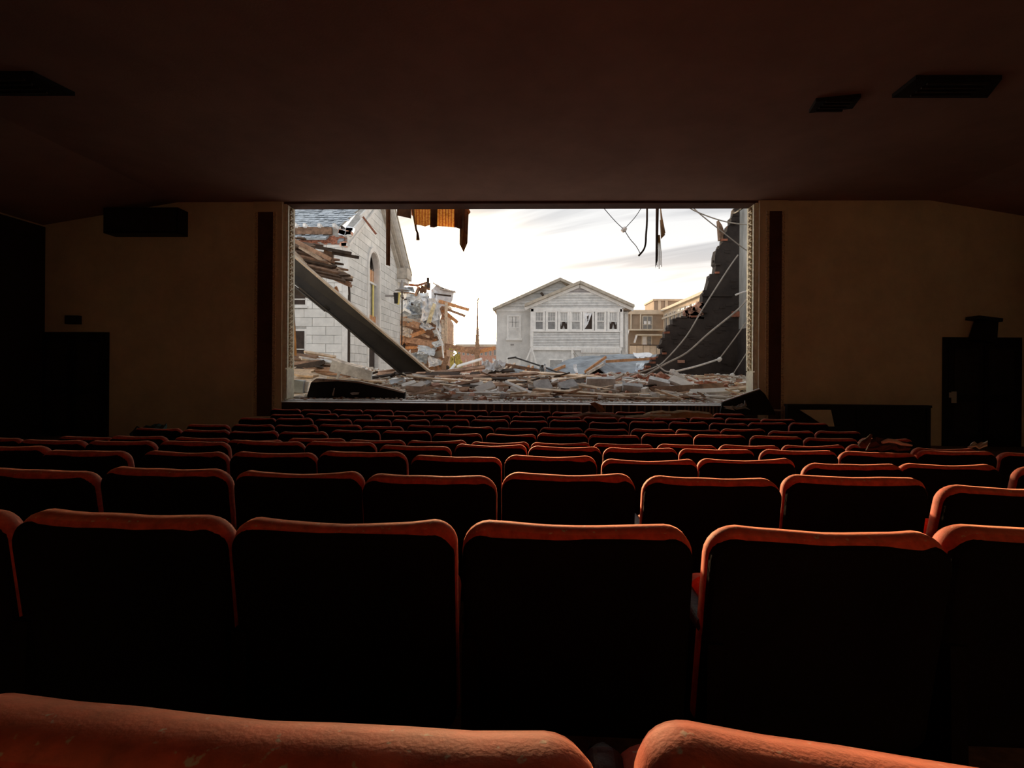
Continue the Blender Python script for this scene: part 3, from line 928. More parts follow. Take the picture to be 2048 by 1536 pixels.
# ------------------------------------------------------------------ grey house with the sun porch
def house():
    y = 42.0
    yb = 43.2
    root = thing('clapboard_house', (at(1150, 735, y).x, y, GZ), 'grey white clapboard house with a row of porch windows and two gables', 'house')
    # left wing
    x0, x1, z0, z1 = R(993, 620, 1064, 740, yb)
    z0 = GZ
    MB().rect(x0, x1 + .3, yb, yb + 9, z0, z1).build('wing_wall', 'stucco', root)
    # wing gable with wide boards
    eL, ap, eR = at(986, 622, yb - .1), at(1120, 562, yb - .1), at(1200, 598, yb - .1)
    gz = z1
    gable = [(x0, gz), (eR.x, gz), (ap.x, ap.z)]
    MB().prism([(a, yb + .05, b) for a, b in gable], (0, .3, 0)).build('wing_gable', 'siding', root)
    def boards(poly, x_lo, x_hi, z_lo, z_hi, step, yy, name, m, parent):
        z = z_lo
        while z < z_hi:
            q = clip([(x_lo, z), (x_hi, z), (x_hi, z + step - .012), (x_lo, z + step - .012)], poly)
            if len(q) > 2 and area2(q) > .01:
                front = [(a, yy - (.075 if b < z + .02 else .012), b) for a, b in q]
                n = len(q)
                MB().add([Vector(p) for p in front] + [Vector((p[0], yy + .06, p[2])) for p in front],
                         [tuple(range(n)), tuple(reversed(range(n, 2 * n)))] + [(i, n + i, n + (i + 1) % n, (i + 1) % n) for i in range(n)]).build(name, m, parent)
            z += step
    boards(gable, x0 - .5, eR.x, gz, ap.z, .27, yb, 'siding_board', 'siding', root)
    for a, b in ((eL, ap), (ap, eR)):
        MB().beam(a + Vector((0, -.25, .05)), b + Vector((0, -.25, .05)), .7, .17).build('roof_edge', 'roofedge', root)
    for a, b in ((eL, ap), (ap, eR)):
        MB().prism([a + Vector((0, -.3, .14)), b + Vector((0, -.3, .14)), b + Vector((0, -.3, .24)), a + Vector((0, -.3, .24))], (0, 9.5, 0)).build('roof_slope', 'roofedge', root)
    MB().beam(at(1082, 585, yb - .3), at(1087, 592, yb - .3), .08, .18).build('loose_board', 'wood_dark', root)
    MB().rect(x0, x1, yb - .10, yb + .02, gz - .12, gz + .10).build('frieze_board', 'housetrim', root)

    def window(px0, py0, px1, py1, yy, top='pane_pale', low='pane_pale', muntin=True, sash=True, opened=False, parent=root):
        a, b, c_, d = R(px0, py0, px1, py1, yy)
        wn = MB()
        for q in ((a - .14, a, c_ - .14, d + .12), (b, b + .14, c_ - .14, d + .12), (a, b, d, d + .12), (a, b, c_ - .14, c_)):
            wn.rect(q[0], q[1], yy - .08, yy + .06, q[2], q[3])
        wn = wn.build('window', 'housetrim', parent)
        mid = c_ + (d - c_) * .48
        MB().rect(a, b, yy + .02, yy + .04, mid, d).build('upper_pane', top, wn)
        MB().rect(a, b, yy + .04, yy + .06, c_, mid).build('lower_pane', low, wn)
        if sash:
            MB().rect(a, b, yy - .02, yy + .04, mid - .04, mid + .04).build('meeting_rail', 'housetrim', wn)
            for q in ((a, a + .05), (b - .05, b)):
                MB().rect(q[0], q[1], yy - .01, yy + .03, c_, d).build('sash_stile', 'housetrim', wn)
            if muntin:
                for f in (1 / 3, 2 / 3):
                    xx = a + (b - a) * f
                    MB().rect(xx - .014, xx + .014, yy, yy + .02, mid, d).build('muntin', 'housetrim', wn)
                for f in (.5,):
                    zz = mid + (d - mid) * f
                    MB().rect(a, b, yy, yy + .02, zz - .012, zz + .012).build('muntin', 'housetrim', wn)
        if opened:
            for q in range(3):
                cx_ = a + (b - a) * (.2 + .3 * q)
                MB().prism([(cx_ - .12, yy + .0, mid if q != 1 else c_), (cx_ + .1, yy + .0, mid if q != 1 else c_), (cx_, yy + .0, (mid + c_) / 2 + rnd.uniform(-.1, .15))], (0, .01, 0)).build('glass_shard', 'pane_pale', wn)
        return wn
    window(1017, 633, 1039, 676, yb, 'pane_pale', 'pane_grey')
    a, b, c_, d = R(1012, 677, 1044, 681, yb)
    MB().rect(a, b, yb - .18, yb, c_, d).build('window_sill', 'housetrim', root)
    window(1016, 717, 1038, 738, yb, 'pane_pale', 'pane_pale', False)
    a, b, c_, d = R(1021, 688, 1028, 691, yb)
    MB().rect(a, b, yb - .04, yb, c_, d).build('wall_vent', 'lampbronze', root)

    # porch body
    px0, px1, pz0, pz1 = R(1062, 617, 1243, 697, y)
    MB().rect(px0 + .1, px1, y + .12, y + 8, GZ, pz1).build('porch_wall', 'siding', root)
    ze_ = at(1160, 618, y).z
    aL, aA, aR = at(1050, 612, y - .3), at(1160, 566, y - .3), at(1268, 614, y - .3)
    g2 = [(px0 - .1, ze_), (px1 + .25, ze_), (px1 + .25, ze_ + .10), (aA.x, aA.z - .1), (px0 - .1, ze_ + .10)]
    MB().prism([(a, y + .1, b) for a, b in g2], (0, .3, 0)).build('porch_gable', 'siding', root)
    zv0 = at(1160, 586.5, y).z
    lower = clip(g2, [(px0 - 3, ze_), (px1 + 3, ze_), (px1 + 3, zv0), (px0 - 3, zv0)])
    boards(lower, px0 - 1, px1 + 1, ze_ + .05, zv0, .128, y, 'siding_board', 'siding', root)
    hv = at(1200, 586, y).x - at(1160, 586, y).x
    vent_ = [(aA.x - hv, zv0 + .02), (aA.x + hv, zv0 + .02), (aA.x, aA.z - .30)]
    boards(vent_, px0, px1, zv0 + .02, aA.z, .14, y + .04, 'vent_louver', 'siding_lilac', root)
    MB().rect(aA.x - hv - .4, aA.x + hv + .4, y - .08, y + .02, zv0 - .06, zv0 + .03).build('vent_sill', 'housetrim', root)
    for a, b in ((aL, aA), (aA, aR)):
        MB().beam(a + Vector((0, .1, .0)), b + Vector((0, .1, .0)), .8, .13).build('roof_edge', 'roofedge', root)
        MB().beam(a + Vector((0, .2, -.2)), b + Vector((0, .2, -.2)), .18, .22).build('rake_board', 'housetrim', root)
        MB().prism([a + Vector((0, -.3, .06)), b + Vector((0, -.3, .06)), b + Vector((0, -.3, .16)), a + Vector((0, -.3, .16))], (0, 8.5, 0)).build('roof_slope', 'roofedge', root)
    MB().rect(px0, px1, y - .10, y + .12, ze_ - .22, ze_ + .06).build('header_board', 'housetrim', root)
    # window band
    bz0, bz1 = at(1150, 662, y).z, ze_ - .2
    MB().rect(px0, px1, y + .07, y + .13, bz0, bz1).build('window_band', 'siding', root)
    W = [(1070.5, 1086.5, 'pane_pale', 'pane_grey', True, False), (1095, 1111, 'pane_pale', 'pane_grey', True, False), (1119.5, 1135.5, 'pane_pale', 'hollow', False, True),
         (1143, 1160.5, 'pane_pale', 'pane_pale', False, False), (1169, 1184, 'hollow', 'hollow', None, False), (1193.5, 1209, 'pane_pale', 'pane_pale', True, False), (1218, 1235, 'pane_pale', 'hollow', False, True)]
    for a, b, t_, l_, mu, op in W:
        wn = window(a, 625, b, 658.5, y, t_, l_, bool(mu), mu is not None, op)
        if mu is None:
            q0, q1, q2, q3 = R(a, 625, b, 658.5, y)
            mb = MB().sheet((q0, y + .01, q3), (q1, y + .01, q3), (q0 + (q1 - q0) * .45, y + .01, q2 + .4), (q0, y + .01, q2), 5, 7, .06, 4, .015, .03)
            mb.build('torn_curtain', 'foil', wn)
        if mu is False:                      # drawn curtain behind the upper sash
            q0, q1, q2, q3 = R(a, 625, b, 641, y)
            for i in range(5):
                xx = q0 + (q1 - q0) * (i + .5) / 5
                MB().rect(xx - .04, xx + .04, y + .005, y + .018, q2, q3).build('curtain_fold', 'siding', wn)
    MB().rect(px0, px1 + .05, y - .12, y + .08, bz0 - .08, bz0 + .03).build('window_sill', 'housetrim', root)
    zb0 = at(1150, 694, y).z
    boards([(px0 + .15, zb0), (px1 - .15, zb0), (px1 - .15, bz0 - .08), (px0 + .15, bz0 - .08)], px0, px1, zb0, bz0 - .08, .128, y + .02, 'siding_board', 'siding', root)
    for xx in (px0 + .08, px1 - .02):
        MB().rect(xx - .12, xx + .12, y - .10, y + .12, zb0, ze_).build('corner_board', 'housetrim', root)
    MB().rect(px0, px1, y - .06, y + .12, zb0 - .26, zb0).build('base_trim', 'housetrim', root)
    # slatted skirt and low plinth
    a, b, c_, d = R(1162, 695, 1241, 706, y)
    sk = MB().rect(a, b, y - .05, y + .12, c_, d).build('skirt_frame', 'housetrim', root)
    i = a
    while i < b - .05:
        MB().rect(i, i + .055, y - .09, y - .05, c_ + .03, d - .03).build('slat', 'siding', sk)
        i += .115
    a, b, c_, d = R(1100, 720, 1124, 738, y)
    f = MB().rect(a - .1, b + .1, y + .06, y + .14, c_ - .1, d + .1).build('cellar_window', 'housetrim', root)
    MB().rect(a, b, y + .02, y + .06, c_, d).build('pane', 'pane_pale', f)
    for px in (1063, 1145):
        q = at(px, 735, y)
        MB().rect(q.x - .1, q.x + .1, y - .04, y + .14, GZ, zb0 - .26).build('porch_post', 'housetrim', root)
    for A, B in (((1062, 697), (1052, 722)), ((1064, 697), (1073, 728))):
        MB().beam(at(*A, y - .4), at(*B, y - .4), .1, .1).build('brace', 'housetrim', root)
    for k in range(2):
        pts = [at(1147 + t * 18, 700 + k * 6 + 14 * math.sin(t * 2.2), y - .1) for t in [i / 6 for i in range(7)]]
        MB().tube(pts, .025).build('loose_wire', 'cable', root)
    # right hand return and its eave
    q0, q1, _, _ = R(1244, 620, 1256, 700, y + .8)
    MB().rect(q0, q1, y + .8, y + 8, GZ, ze_ - .1).build('return_wall', 'siding', root)
    MB().prism([(px1, y, ze_ - .05), (aR.x, y, ze_ - .05), (aR.x, y, ze_ + .1), (px1, y, ze_ + .35)], (0, 7.5, 0)).build('soffit', 'brownbrick', root)
    MB().tube([at(1251, 628, y + .6), at(1252, 705, y + .6)], .07).build('downspout', 'housetrim', root)
house()

# ------------------------------------------------------------------ brown apartment block and the cream wing beside it
def block():
    y = 62.0
    root = thing('apartment_block', (at(1290, 730, y).x, y, GZ), 'brown brick apartment block behind the grey house', 'building')
    x0, x1, _, z1 = R(1250, 622, 1327, 700, y)
    MB().rect(x0 - 3, x1, y, y + 9, GZ, z1).build('wall', 'brownbrick', root)
    MB().rect(x0 - 3, x1, y - .25, y + .1, at(1290, 629, y).z, z1 + .1).build('parapet', 'creambrick', root)
    a, b, c_, d = R(1308, 600, 1372, 622, y + 3)
    MB().rect(a, b, y + 3, y + 8, z1 - .5, d).build('roof_house', 'brownbrick', root)
    MB().rect(a - .15, b, y + 2.85, y + 8, d - .1, d + .12).build('roof_cap', 'creambrick', root)
    for f in (.12, .34):
        MB().rect(a + (b - a) * f, a + (b - a) * f + .35, y + 2.9, y + 3, z1, d - .1).build('post', 'creambrick', root)
    for i, (p, q) in enumerate((((1286, 633), (1303, 658)), ((1285, 673), (1302, 690)))):
        a, b, c_, d = R(*p, *q, y)
        wn = MB().rect(a - .1, b + .1, y - .05, y + .05, c_ - .1, d + .1).build('window', 'bandstone', root)
        MB().rect(a, (a + b) / 2 - .04, y - .08, y - .05, c_, d).build('pane', 'pane_grey' if i == 0 else 'foil', wn)
        MB().rect((a + b) / 2 + .04, b, y - .08, y - .05, c_, d).build('pane', 'pane_grey', wn)
        MB().rect(a, b, y - .1, y - .05, c_ + (d - c_) * .32, c_ + (d - c_) * .36).build('rail', 'bandstone', wn)
        if i == 0:
            for e in (.1, .55):
                MB().rect(a + (b - a) * e, a + (b - a) * (e + .3), y - .1, y - .08, c_ + (d - c_) * .38, c_ + (d - c_) * .62).build('blind', 'foil', wn)
    for py, pxa in ((660, 1256), (670, 1272)):
        a, b, c_, d = R(pxa, py - 1.5, 1325, py + 1.5, y - .6)
        MB().rect(a, b, y - .9, y, c_, d).build('balcony_band', 'bandstone', root)
        MB().beam((a, y - .9, c_), (a - .25, y - .9, c_ - .85), .2, .2).build('bent_bracket', 'foil', root)
    for px in (1262, 1281):
        a = at(px, 628, y - .2); b = at(px - 1, 660, y - .2)
        MB().rect(a.x - .06, a.x + .06, y - .3, y, b.z, a.z).build('pilaster_strip', 'bandstone', root)
    # sandy garden wall in front
    a, b, c_, d = R(1260, 691, 1340, 725, y - 6)
    gw = thing('garden_wall', ((a + b) / 2, y - 6, GZ), 'sandy boarded wall before the brown apartment block', 'wall')
    n = 6
    for i in range(n):
        MB().rect(a + (b - a) * i / n + .02, a + (b - a) * (i + 1) / n - .02, y - 6 + (.03 if i % 2 else 0), y - 5.8, GZ, d).build('panel', 'sandwall', gw)
    MB().rect(a, b, y - 6.05, y - 5.75, d, d + .1).build('coping', 'wood_dark', gw)
    # cream wing: a long wall running towards the theatre
    X = at(1326, 700, 61.5).x
    ya, yb = 38.0, 61.5
    root = thing('cream_brick_wing', (X, yb, GZ), 'long cream brick wing with narrow windows, seen past the broken black wall', 'building')
    zt = (at(1326, 620, 61.5).z + atx(1408, 587, X).z) / 2
    MB().rect(X, X + 8, ya, yb, GZ, zt).build('wall', 'creambrick', root)
    MB().rect(X - .3, X + .3, ya, yb, zt - .15, zt + .12).build('coping', 'bandstone', root)
    MB().rect(X - .18, X + .1, ya, yb, zt - 1.05, zt - .85).build('cornice', 'bandstone', root)
    zw1, zw0 = atx(1340, 627, X).z, atx(1334, 661, X).z
    for px in (1333, 1341, 1349, 1357.5, 1366.5, 1377, 1389, 1403):
        yy = atx(px, 640, X).y
        wn = MB().rect(X - .06, X + .02, yy - .65, yy + .65, zw0 - .15, zw1 + .15).build('window', 'bandstone', root)
        MB().rect(X - .09, X - .06, yy - .48, yy + .48, zw0, zw1).build('pane', 'pane_grey', wn)
        MB().rect(X - .11, X - .06, yy - .03, yy + .03, zw0, zw1).build('mullion', 'bandstone', wn)
    for z_ in (zw0 - .7, zw0 - 1.7):
        MB().rect(X - .2, X + .05, ya, yb, z_ - .35, z_).build('belt_course', 'bandstone', root)
    z_ = zw0 - 4.2
    for px in (1333, 1349, 1366):
        yy = atx(px, 640, X).y
        wn = MB().rect(X - .06, X + .02, yy - .65, yy + .65, z_, z_ + 1.9).build('window', 'bandstone', root)
        MB().rect(X - .09, X - .06, yy - .48, yy + .48, z_ + .12, z_ + 1.78).build('pane', 'pane_grey', wn)
block()

# ------------------------------------------------------------------ far low building, poles, wrecked brick building
def far_things():
    y = 120.0
    a, b, c_, d = R(914, 688, 994, 740, y)
    root = thing('low_brick_building', ((a + b) / 2, y, GZ), 'low distant red brick building beside the grey house', 'building')
    MB().rect(a, b, y, y + 9, GZ, d - .6).build('wall', 'brick_pink', root)
    MB().rect(a - .3, b, y - .5, y + 9, d - .6, d).build('parapet', 'creambrick', root)
    n = 9
    for i in range(n):
        xx = a + (b - a) * (i + .5) / n
        wn = MB().rect(xx - .28, xx + .28, y - .08, y, d - 2.6, d - 1.1).build('window', 'bandstone', root)
        MB().rect(xx - .2, xx + .2, y - .12, y - .08, d - 2.5, d - 1.2).build('pane', 'pane_grey', wn)
    for i in range(6):
        xx = a + (b - a) * (i + .3) / 6
        MB().rect(xx, xx + .25, y - .2, y, GZ, d - 3.4).build('pier', 'wood_pale', root)
    y = 70.0
    p0, p1 = at(954, 735, y), at(956, 588, y)
    s = thing('utility_pole', (p0.x, y, GZ), 'thin brown utility pole standing in the gap by the grey house', 'pole')
    m_ = at(955, 654, y)
    MB().tube([(p0.x, y, GZ), at(954.5, 690, y), m_, p1], [.40, .34, .17, .05], 6).build('shaft', 'pole', s)
    MB().beam(at(951, 672, y), at(959, 671, y), .12, .12).build('crossarm', 'pole', s)
    for dx, dy in ((-3, 4), (-1, 0), (2, 2), (4, 6), (5, 1), (-4, 9)):
        MB().tube([at(956, 600 + dy, y), at(956 + dx, 592 + dy, y)], [.06, .03], 4).build('bracket', 'yellow', s)
    y = 44.0
    s = thing('twig', (at(908, 704, y).x, y, GZ), 'small yellow leafy twig cluster glowing beside the sun', 'twig')
    pts = [Vector((at(912, 735, y).x, y, GZ)), at(909, 718, y), at(910, 700, y)]
    MB().tube(pts, [.08, .05, .02], 5).build('stem', 'pole', s)
    for i in range(14):
        q = at(rnd.uniform(898, 915), rnd.uniform(698, 716), y)
        MB().box(q, (.16, .02, .10), Matrix.Rotation(rnd.uniform(0, 3), 3, 'Y')).build('leaf', 'leaf', s)
far_things()

def wreck():
    y = 49.5
    root = thing('wrecked_brick_building', (at(850, 735, y).x, y, GZ), 'half collapsed brown building hung with bent metal sheets beyond the church', 'ruin')
    P = lambda a, b, d=0: at(a, b, y + d)
    MB().rect(P(780, 700, 1).x, P(893, 700, 1).x, y + 1, y + 6, GZ, P(850, 744, 1).z).build('footing', 'wood_old', root)
    MB().prism([P(780, 745, 1), P(893, 745, 1), P(893, 640, 1), P(884, 622, 1), P(868, 600, 1), P(820, 590, 1), P(780, 588, 1)], (0, 5, 0)).build('back_wall', 'wood_old', root)
    MB().prism([P(862, 580, .5), P(874, 568, .5), P(884, 574, .5), P(908, 582, .5), P(905, 600, .5), P(898, 612, .5), P(862, 612, .5)], (0, 3, 0)).build('upper_room', 'metal', root)
    MB().beam(P(866, 566, .2), P(888, 578, .2), .5, .12).build('roof_edge', 'wood_grey', root)
    MB().beam(P(880, 577, .2), P(911, 584, .2), .5, .14).build('roof_edge', 'wood_grey', root)
    for a, b, c_, d, m, t in ((868, 588, 902, 592, 'wood_dark', .12), (800, 584, 858, 594, 'wood_old', .25), (870, 600, 938, 620, 'wood_orange', .28), (885, 620, 915, 645, 'wood_orange', .3),
                          (876, 612, 930, 632, 'wood_old', .25), (840, 588, 847, 625, 'wood_old', .4), (893, 605, 891, 700, 'wood_pale', .35), (885, 640, 886, 705, 'wood_pale', .3),
                          (797, 676, 960, 705, 'wood_old', .55), (800, 696, 865, 694, 'wood_orange', .25), (950, 705, 990, 696, 'wood_orange', .35),
                          (795, 640, 840, 652, 'wood_old', .6), (795, 637, 850, 645, 'wood_grey', .3), (795, 655, 820, 660, 'wood_pale', .3), (822, 672, 850, 662, 'wood_orange', .35),
                          (805, 672, 816, 660, 'wood_orange', .3), (800, 690, 815, 668, 'wood_orange', .3), (838, 575, 832, 590, 'wood_old', .25), (846, 572, 842, 588, 'wood_old', .3),
                          (852, 568, 850, 586, 'wood_old', .3), (858, 566, 857, 580, 'wood_old', .3), (856, 556, 856, 575, 'wood_dark', .08), (800, 568, 835, 571, 'brick_red', .2), (835, 571, 855, 565, 'brick_red', .2),
                          (862, 714, 885, 706, 'brownbrick', .6), (855, 712, 860, 690, 'wood_old', .4), (886, 745, 894, 712, 'wood_old', .45), (889, 730, 905, 745, 'wood_dark', .3), (796, 588, 828, 612, 'wood_dark', .18), (810, 598, 842, 588, 'wood_dark', .15)):
        MB().beam(P(a, b, -.6 - rnd.random()), P(c_, d, -.6 - rnd.random()), .25, t).build('timber', m, root)
    for i in range(46):                      # shattered lath and boards filling the storeys
        a, b = rnd.uniform(795, 885), rnd.uniform(645, 735)
        L, an = rnd.uniform(8, 26), rnd.uniform(-.5, .5) + (1.4 if rnd.random() < .25 else 0)
        MB().beam(P(a - L * math.cos(an) / 2, b + L * math.sin(an) / 2, rnd.uniform(-1, .8)), P(a + L * math.cos(an) / 2, b - L * math.sin(an) / 2, rnd.uniform(-1, .8)), .25, rnd.uniform(.10, .28)).build('board', rnd.choice(['wood_old', 'wood_pale', 'wood_orange', 'wood_grey', 'hollow', 'wood_old', 'brownbrick']), root)
    for q, m, amp in ((((797, 590), (858, 586), (862, 628), (799, 634)), 'metal', .7), (((842, 596), (872, 598), (878, 640), (848, 652)), 'foil', .8), (((812, 628), (850, 634), (846, 656), (816, 650)), 'metal', .5), (((800, 652), (826, 660), (822, 676), (800, 670)), 'wood_grey', .4), (((835, 690), (872, 694), (868, 712), (834, 708)), 'metal', .5), (((802, 585), (843, 590), (843, 625), (800, 620)), 'metal', .5), (((818, 612), (842, 608), (846, 632), (822, 638)), 'metal_dark', .3), (((799, 605), (818, 600), (821, 625), (799, 627)), 'metal', .3),
                      (((846, 606), (866, 604), (865, 640), (846, 645)), 'foil', .5), (((866, 575), (880, 600), (882, 665), (864, 640)), 'foil', .9), (((822, 638), (832, 630), (864, 652), (850, 662)), 'foil', .4),
                      (((832, 650), (862, 660), (870, 655), (845, 645)), 'metal', .2), (((862, 685), (884, 680), (888, 690), (868, 695)), 'metal', .3), (((866, 660), (880, 662), (884, 676), (868, 672)), 'metal', .3),
                      (((822, 705), (858, 707), (854, 726), (826, 722)), 'metal_dark', .35), (((856, 710), (885, 722), (882, 730), (858, 735)), 'foil', .5), (((806, 715), (824, 700), (826, 722), (812, 735)), 'foil', .4),
                      (((800, 572), (822, 570), (830, 584), (802, 584)), 'metal_dark', .3), (((900, 715), (920, 705), (925, 735), (902, 740)), 'leaf', .6)):
        c_ = [P(a, b, -1.2 - rnd.random() * .6) for a, b in q]
        c_[1].y -= rnd.uniform(-.8, .8); c_[3].y -= rnd.uniform(-.6, .9)
        MB().sheet(c_[3], c_[2], c_[1], c_[0], 7, 7, amp, rnd.random() * 50, .03).build('bent_sheet', m, root)
    MB().prism([P(799, 622, -2.2), P(809, 615, -2.2), P(822, 623, -2.2), P(822, 628, -2.2), P(809, 621, -2.2), P(799, 629, -2.2)], (0, .8, 0)).build('folded_duct', 'metal', root)
    MB().sheet(P(853, 645, -2.4), P(862, 646, -2.4), P(872, 608, -2.4), P(866, 606, -2.4), 3, 6, .2, 5, .06).build('insulation_strip', 'cardboard', root)
    MB().tube([P(872, 655, -2.6), P(884, 685, -2.6), P(887, 716, -2.6)], .07).build('hanging_strap', 'foil', root)
    MB().tube([P(876, 673, -2.5), P(883, 690, -2.5), P(888, 690, -2.5)], .05).build('hanging_strap', 'foil', root)
wreck()

# ================================================================== STAGE RUIN
# ------------------------------------------------------------------ black brick back wall and grey side wall
def black_wall():
    y = YS
    # broken edge of the wall, top right to bottom, in photo pixels
    edge = [(1470, 416), (1468, 430), (1462, 436), (1463, 445), (1456, 452), (1454, 462), (1447, 470), (1446, 486), (1440, 490), (1439, 496), (1433, 500), (1430, 512),
            (1429, 528), (1432, 532), (1430, 545), (1428, 548), (1420, 550), (1418, 562), (1415, 572), (1413, 580), (1407, 586), (1405, 600), (1403, 632), (1366, 634), (1345, 638), (1345, 648), (1337, 650),
            (1336, 660), (1330, 663), (1329, 676), (1325, 678), (1323, 688), (1318, 690), (1318, 695), (1325, 697), (1325, 706), (1318, 709), (1316, 715), (1304, 716), (1303, 725), (1293, 727), (1292, 738), (1281, 741), (1280, 752), (1270, 756), (1268, 775)]
    pts = [at(a, b, y) for a, b in edge]
    xr = SWX + .05
    core = tag(MB().prism([(xr, y, STZ - .2), (xr, y, pts[0].z)] + [tuple(p) for p in pts] + [(pts[-1].x, y, STZ - .2)], (0, .34, 0)).build('wall_stage_back', 'brick_black'), kind='structure')
    # single bricks standing out along the broken edge, torn faces red
    random.seed(3)
    n = 0
    for (a, b) in zip(pts, pts[1:]):
        L = (b - a).length
        for k in range(max(1, int(L / .16))):
            p = a.lerp(b, (k + random.random() * .7) / max(1, int(L / .16)))
            low = p.z < 1.9
            red = random.random() < (.75 if low else .12)
            MB().box(p + Vector((random.uniform(.03, .10), .05 + random.uniform(-.07, .12), 0)), (random.uniform(.12, .21), .10 if not low else .2, .065), Matrix.Rotation(random.uniform(-.06, .06), 3, 'Y')).build('brick', 'brick_red' if red else 'brick_black', core)
            n += 1
    # proud courses scattered over the face so the coursing shows
    for k in range(120):
        px, py = random.uniform(1340, 1476), random.uniform(470, 760)
        if px < max(e[0] for e in edge if abs(e[1] - py) < 12 or e is min(edge, key=lambda q: abs(q[1] - py))) + 12:
            continue
        p = at(px, py, y)
        zz = round(p.z / .075) * .075
        MB().rect(p.x - .1, p.x + .1, y - random.uniform(.008, .022), y + .02, zz, zz + .066).build('brick', 'brick_black', core)
    # pale torn inner face of the wall above the step
    for k in range(44):
        px = random.uniform(1374, 1403)
        py = random.uniform(604 + (1403 - px) * .55, 633)
        p = at(px, py, y + .1)
        MB().box(p, (random.uniform(.12, .3), .2, random.uniform(.06, .2)), Matrix.Rotation(random.uniform(-.9, .9), 3, 'Y')).build('brick', 'brick_pink', core)
    # standing splinter
    MB().prism([at(1437, 440, y), at(1444, 450, y), at(1449, 464, y), at(1448, 478, y), at(1440, 480, y)], (0, .2, 0)).build('brick_spur', 'wood_old', core)
    MB().rect(pts[22].x, xr - .3, y - .05, y, at(1450, 593, y).z, at(1450, 589, y).z).build('ledge', 'brick_black', core)
    MB().rect(at(1463, 660, y).x, xr, y - .06, y, at(1480, 634, y).z, at(1480, 623, y).z).build('exposed_course', 'brick_red', core)
    MB().rect(at(1355, 725, y).x, at(1369, 725, y).x, y - .03, y + .02, at(1362, 726, y).z, at(1362, 720, y).z).build('brick', 'brick_pink', core)
    # foot of the wall, unpainted bricks
    zf = at(1450, 758, y).z
    for r in range(5):
        x = at(1380, 760, y).x + random.uniform(0, .1)
        while x < xr - .2:
            if random.random() < .6:
                MB().rect(x, x + .2, y - .06 - random.random() * .05, y + .02, zf - r * .078 - .07, zf - r * .078).build('brick', 'brick_red', core)
            x += .22
    # side wall
    sw = MB().rect(SWX, SWX + .35, YW + .45, YS, STZ - .2, at(1500, 404, YS - 1).z + .8)
    tag(sw.build('wall_stage_side', 'plaster_grey'), kind='structure')
    o = bpy.data.objects['wall_stage_side']
    for yy in (17.2, 16.6):
        MB().tube([(SWX - .04, yy, STZ + 3.4), (SWX - .04, yy, OZ1 + 1)], .02).build('conduit', 'cable', o)
    MB().rect(SWX - .03, SWX, YW + 5.2, YS, STZ, STZ + 2.1).build('dado', 'brick_black', o)
black_wall()

# ------------------------------------------------------------------ mound of rubble
def lerp_tab(tab, x):
    if x <= tab[0][0]:
        return tab[0][1]
    for (a, u), (b, v) in zip(tab, tab[1:]):
        if x <= b:
            return u + (v - u) * (x - a) / (b - a)
    return tab[-1][1]
def surf(x, y):
    z = STZ + lerp_tab([(11.7, -.02), (12.3, .05), (13, .13), (14.5, .30), (16, .44), (17.5, .53), (19, .52), (26, .42), (32, -.1), (37, GZ - STZ - .1)], y)
    amp = lerp_tab([(11.7, 0), (12.5, .04), (14, .09), (20, .12), (36, .1)], y)
    z += amp * (noise.noise((x * 1.3, y * 1.3, 2.2)) + .5 * noise.noise((x * 3.7, y * 3.7, 5.1)))
    bx = max(0.0, min(1.0, (-4.6 - x) / 1.6)); by = max(0.0, 1 - abs(y - 16.5) / 2.6)
    z += .62 * bx * by
    if y > 20:
        z += .0
    return z
mb = MB()
X0, X1, Y0, Y1, ST = -12.0, 14.0, 11.58, 37.0, .28
nx, ny = int((X1 - X0) / ST), int((Y1 - Y0) / ST)
vs_, fs_ = [], []
for j in range(ny + 1):
    for i in range(nx + 1):
        x, y = X0 + i * ST, Y0 + j * ST
        vs_.append(Vector((x, y, surf(x, y))))
for j in range(ny):
    for i in range(nx):
        cx_, cy_ = X0 + (i + .5) * ST, Y0 + (j + .5) * ST
        if cy_ < YS + .5 and (cx_ > SWX - .1 or cx_ < OX0 - 2.3):
            continue
        if cy_ < YW + .6 and (cx_ > OX1 - .05 or cx_ < OX0 + .05):
            continue
        a = j * (nx + 1) + i
        fs_.append((a, a + 1, a + nx + 2, a + nx + 1))
mb.v, mb.f = vs_, fs_
def half(keep, label, base):
    q = MB()
    used = {}
    for f in fs_:
        cy_ = sum(vs_[i].y for i in f) / 4
        if keep(cy_):
            t = []
            for i in f:
                if i not in used:
                    used[i] = len(q.v); q.v.append(vs_[i])
                t.append(used[i])
            q.f.append(tuple(t))
    tag(q.build('rubble_mound', 'rubble', base=base), label, 'rubble', kind='stuff')
half(lambda y: y < YS - .1, 'low mound of dusty rubble covering the stage', Vector((0, YW, STZ)))
half(lambda y: y > YS - .1, 'dusty rubble on the lot beyond the stage', Vector((0, YS, STZ)))

def on(px, py, lift=0.0):
    """where the sight line through a pixel meets the rubble"""
    r = ray(px, py)
    y = 11.62
    while y < 36:
        p = EYE + r * (y / r.y)
        if p.z <= surf(p.x, y):
            break
        y += .04
    p.z = surf(p.x, p.y) + lift
    return p

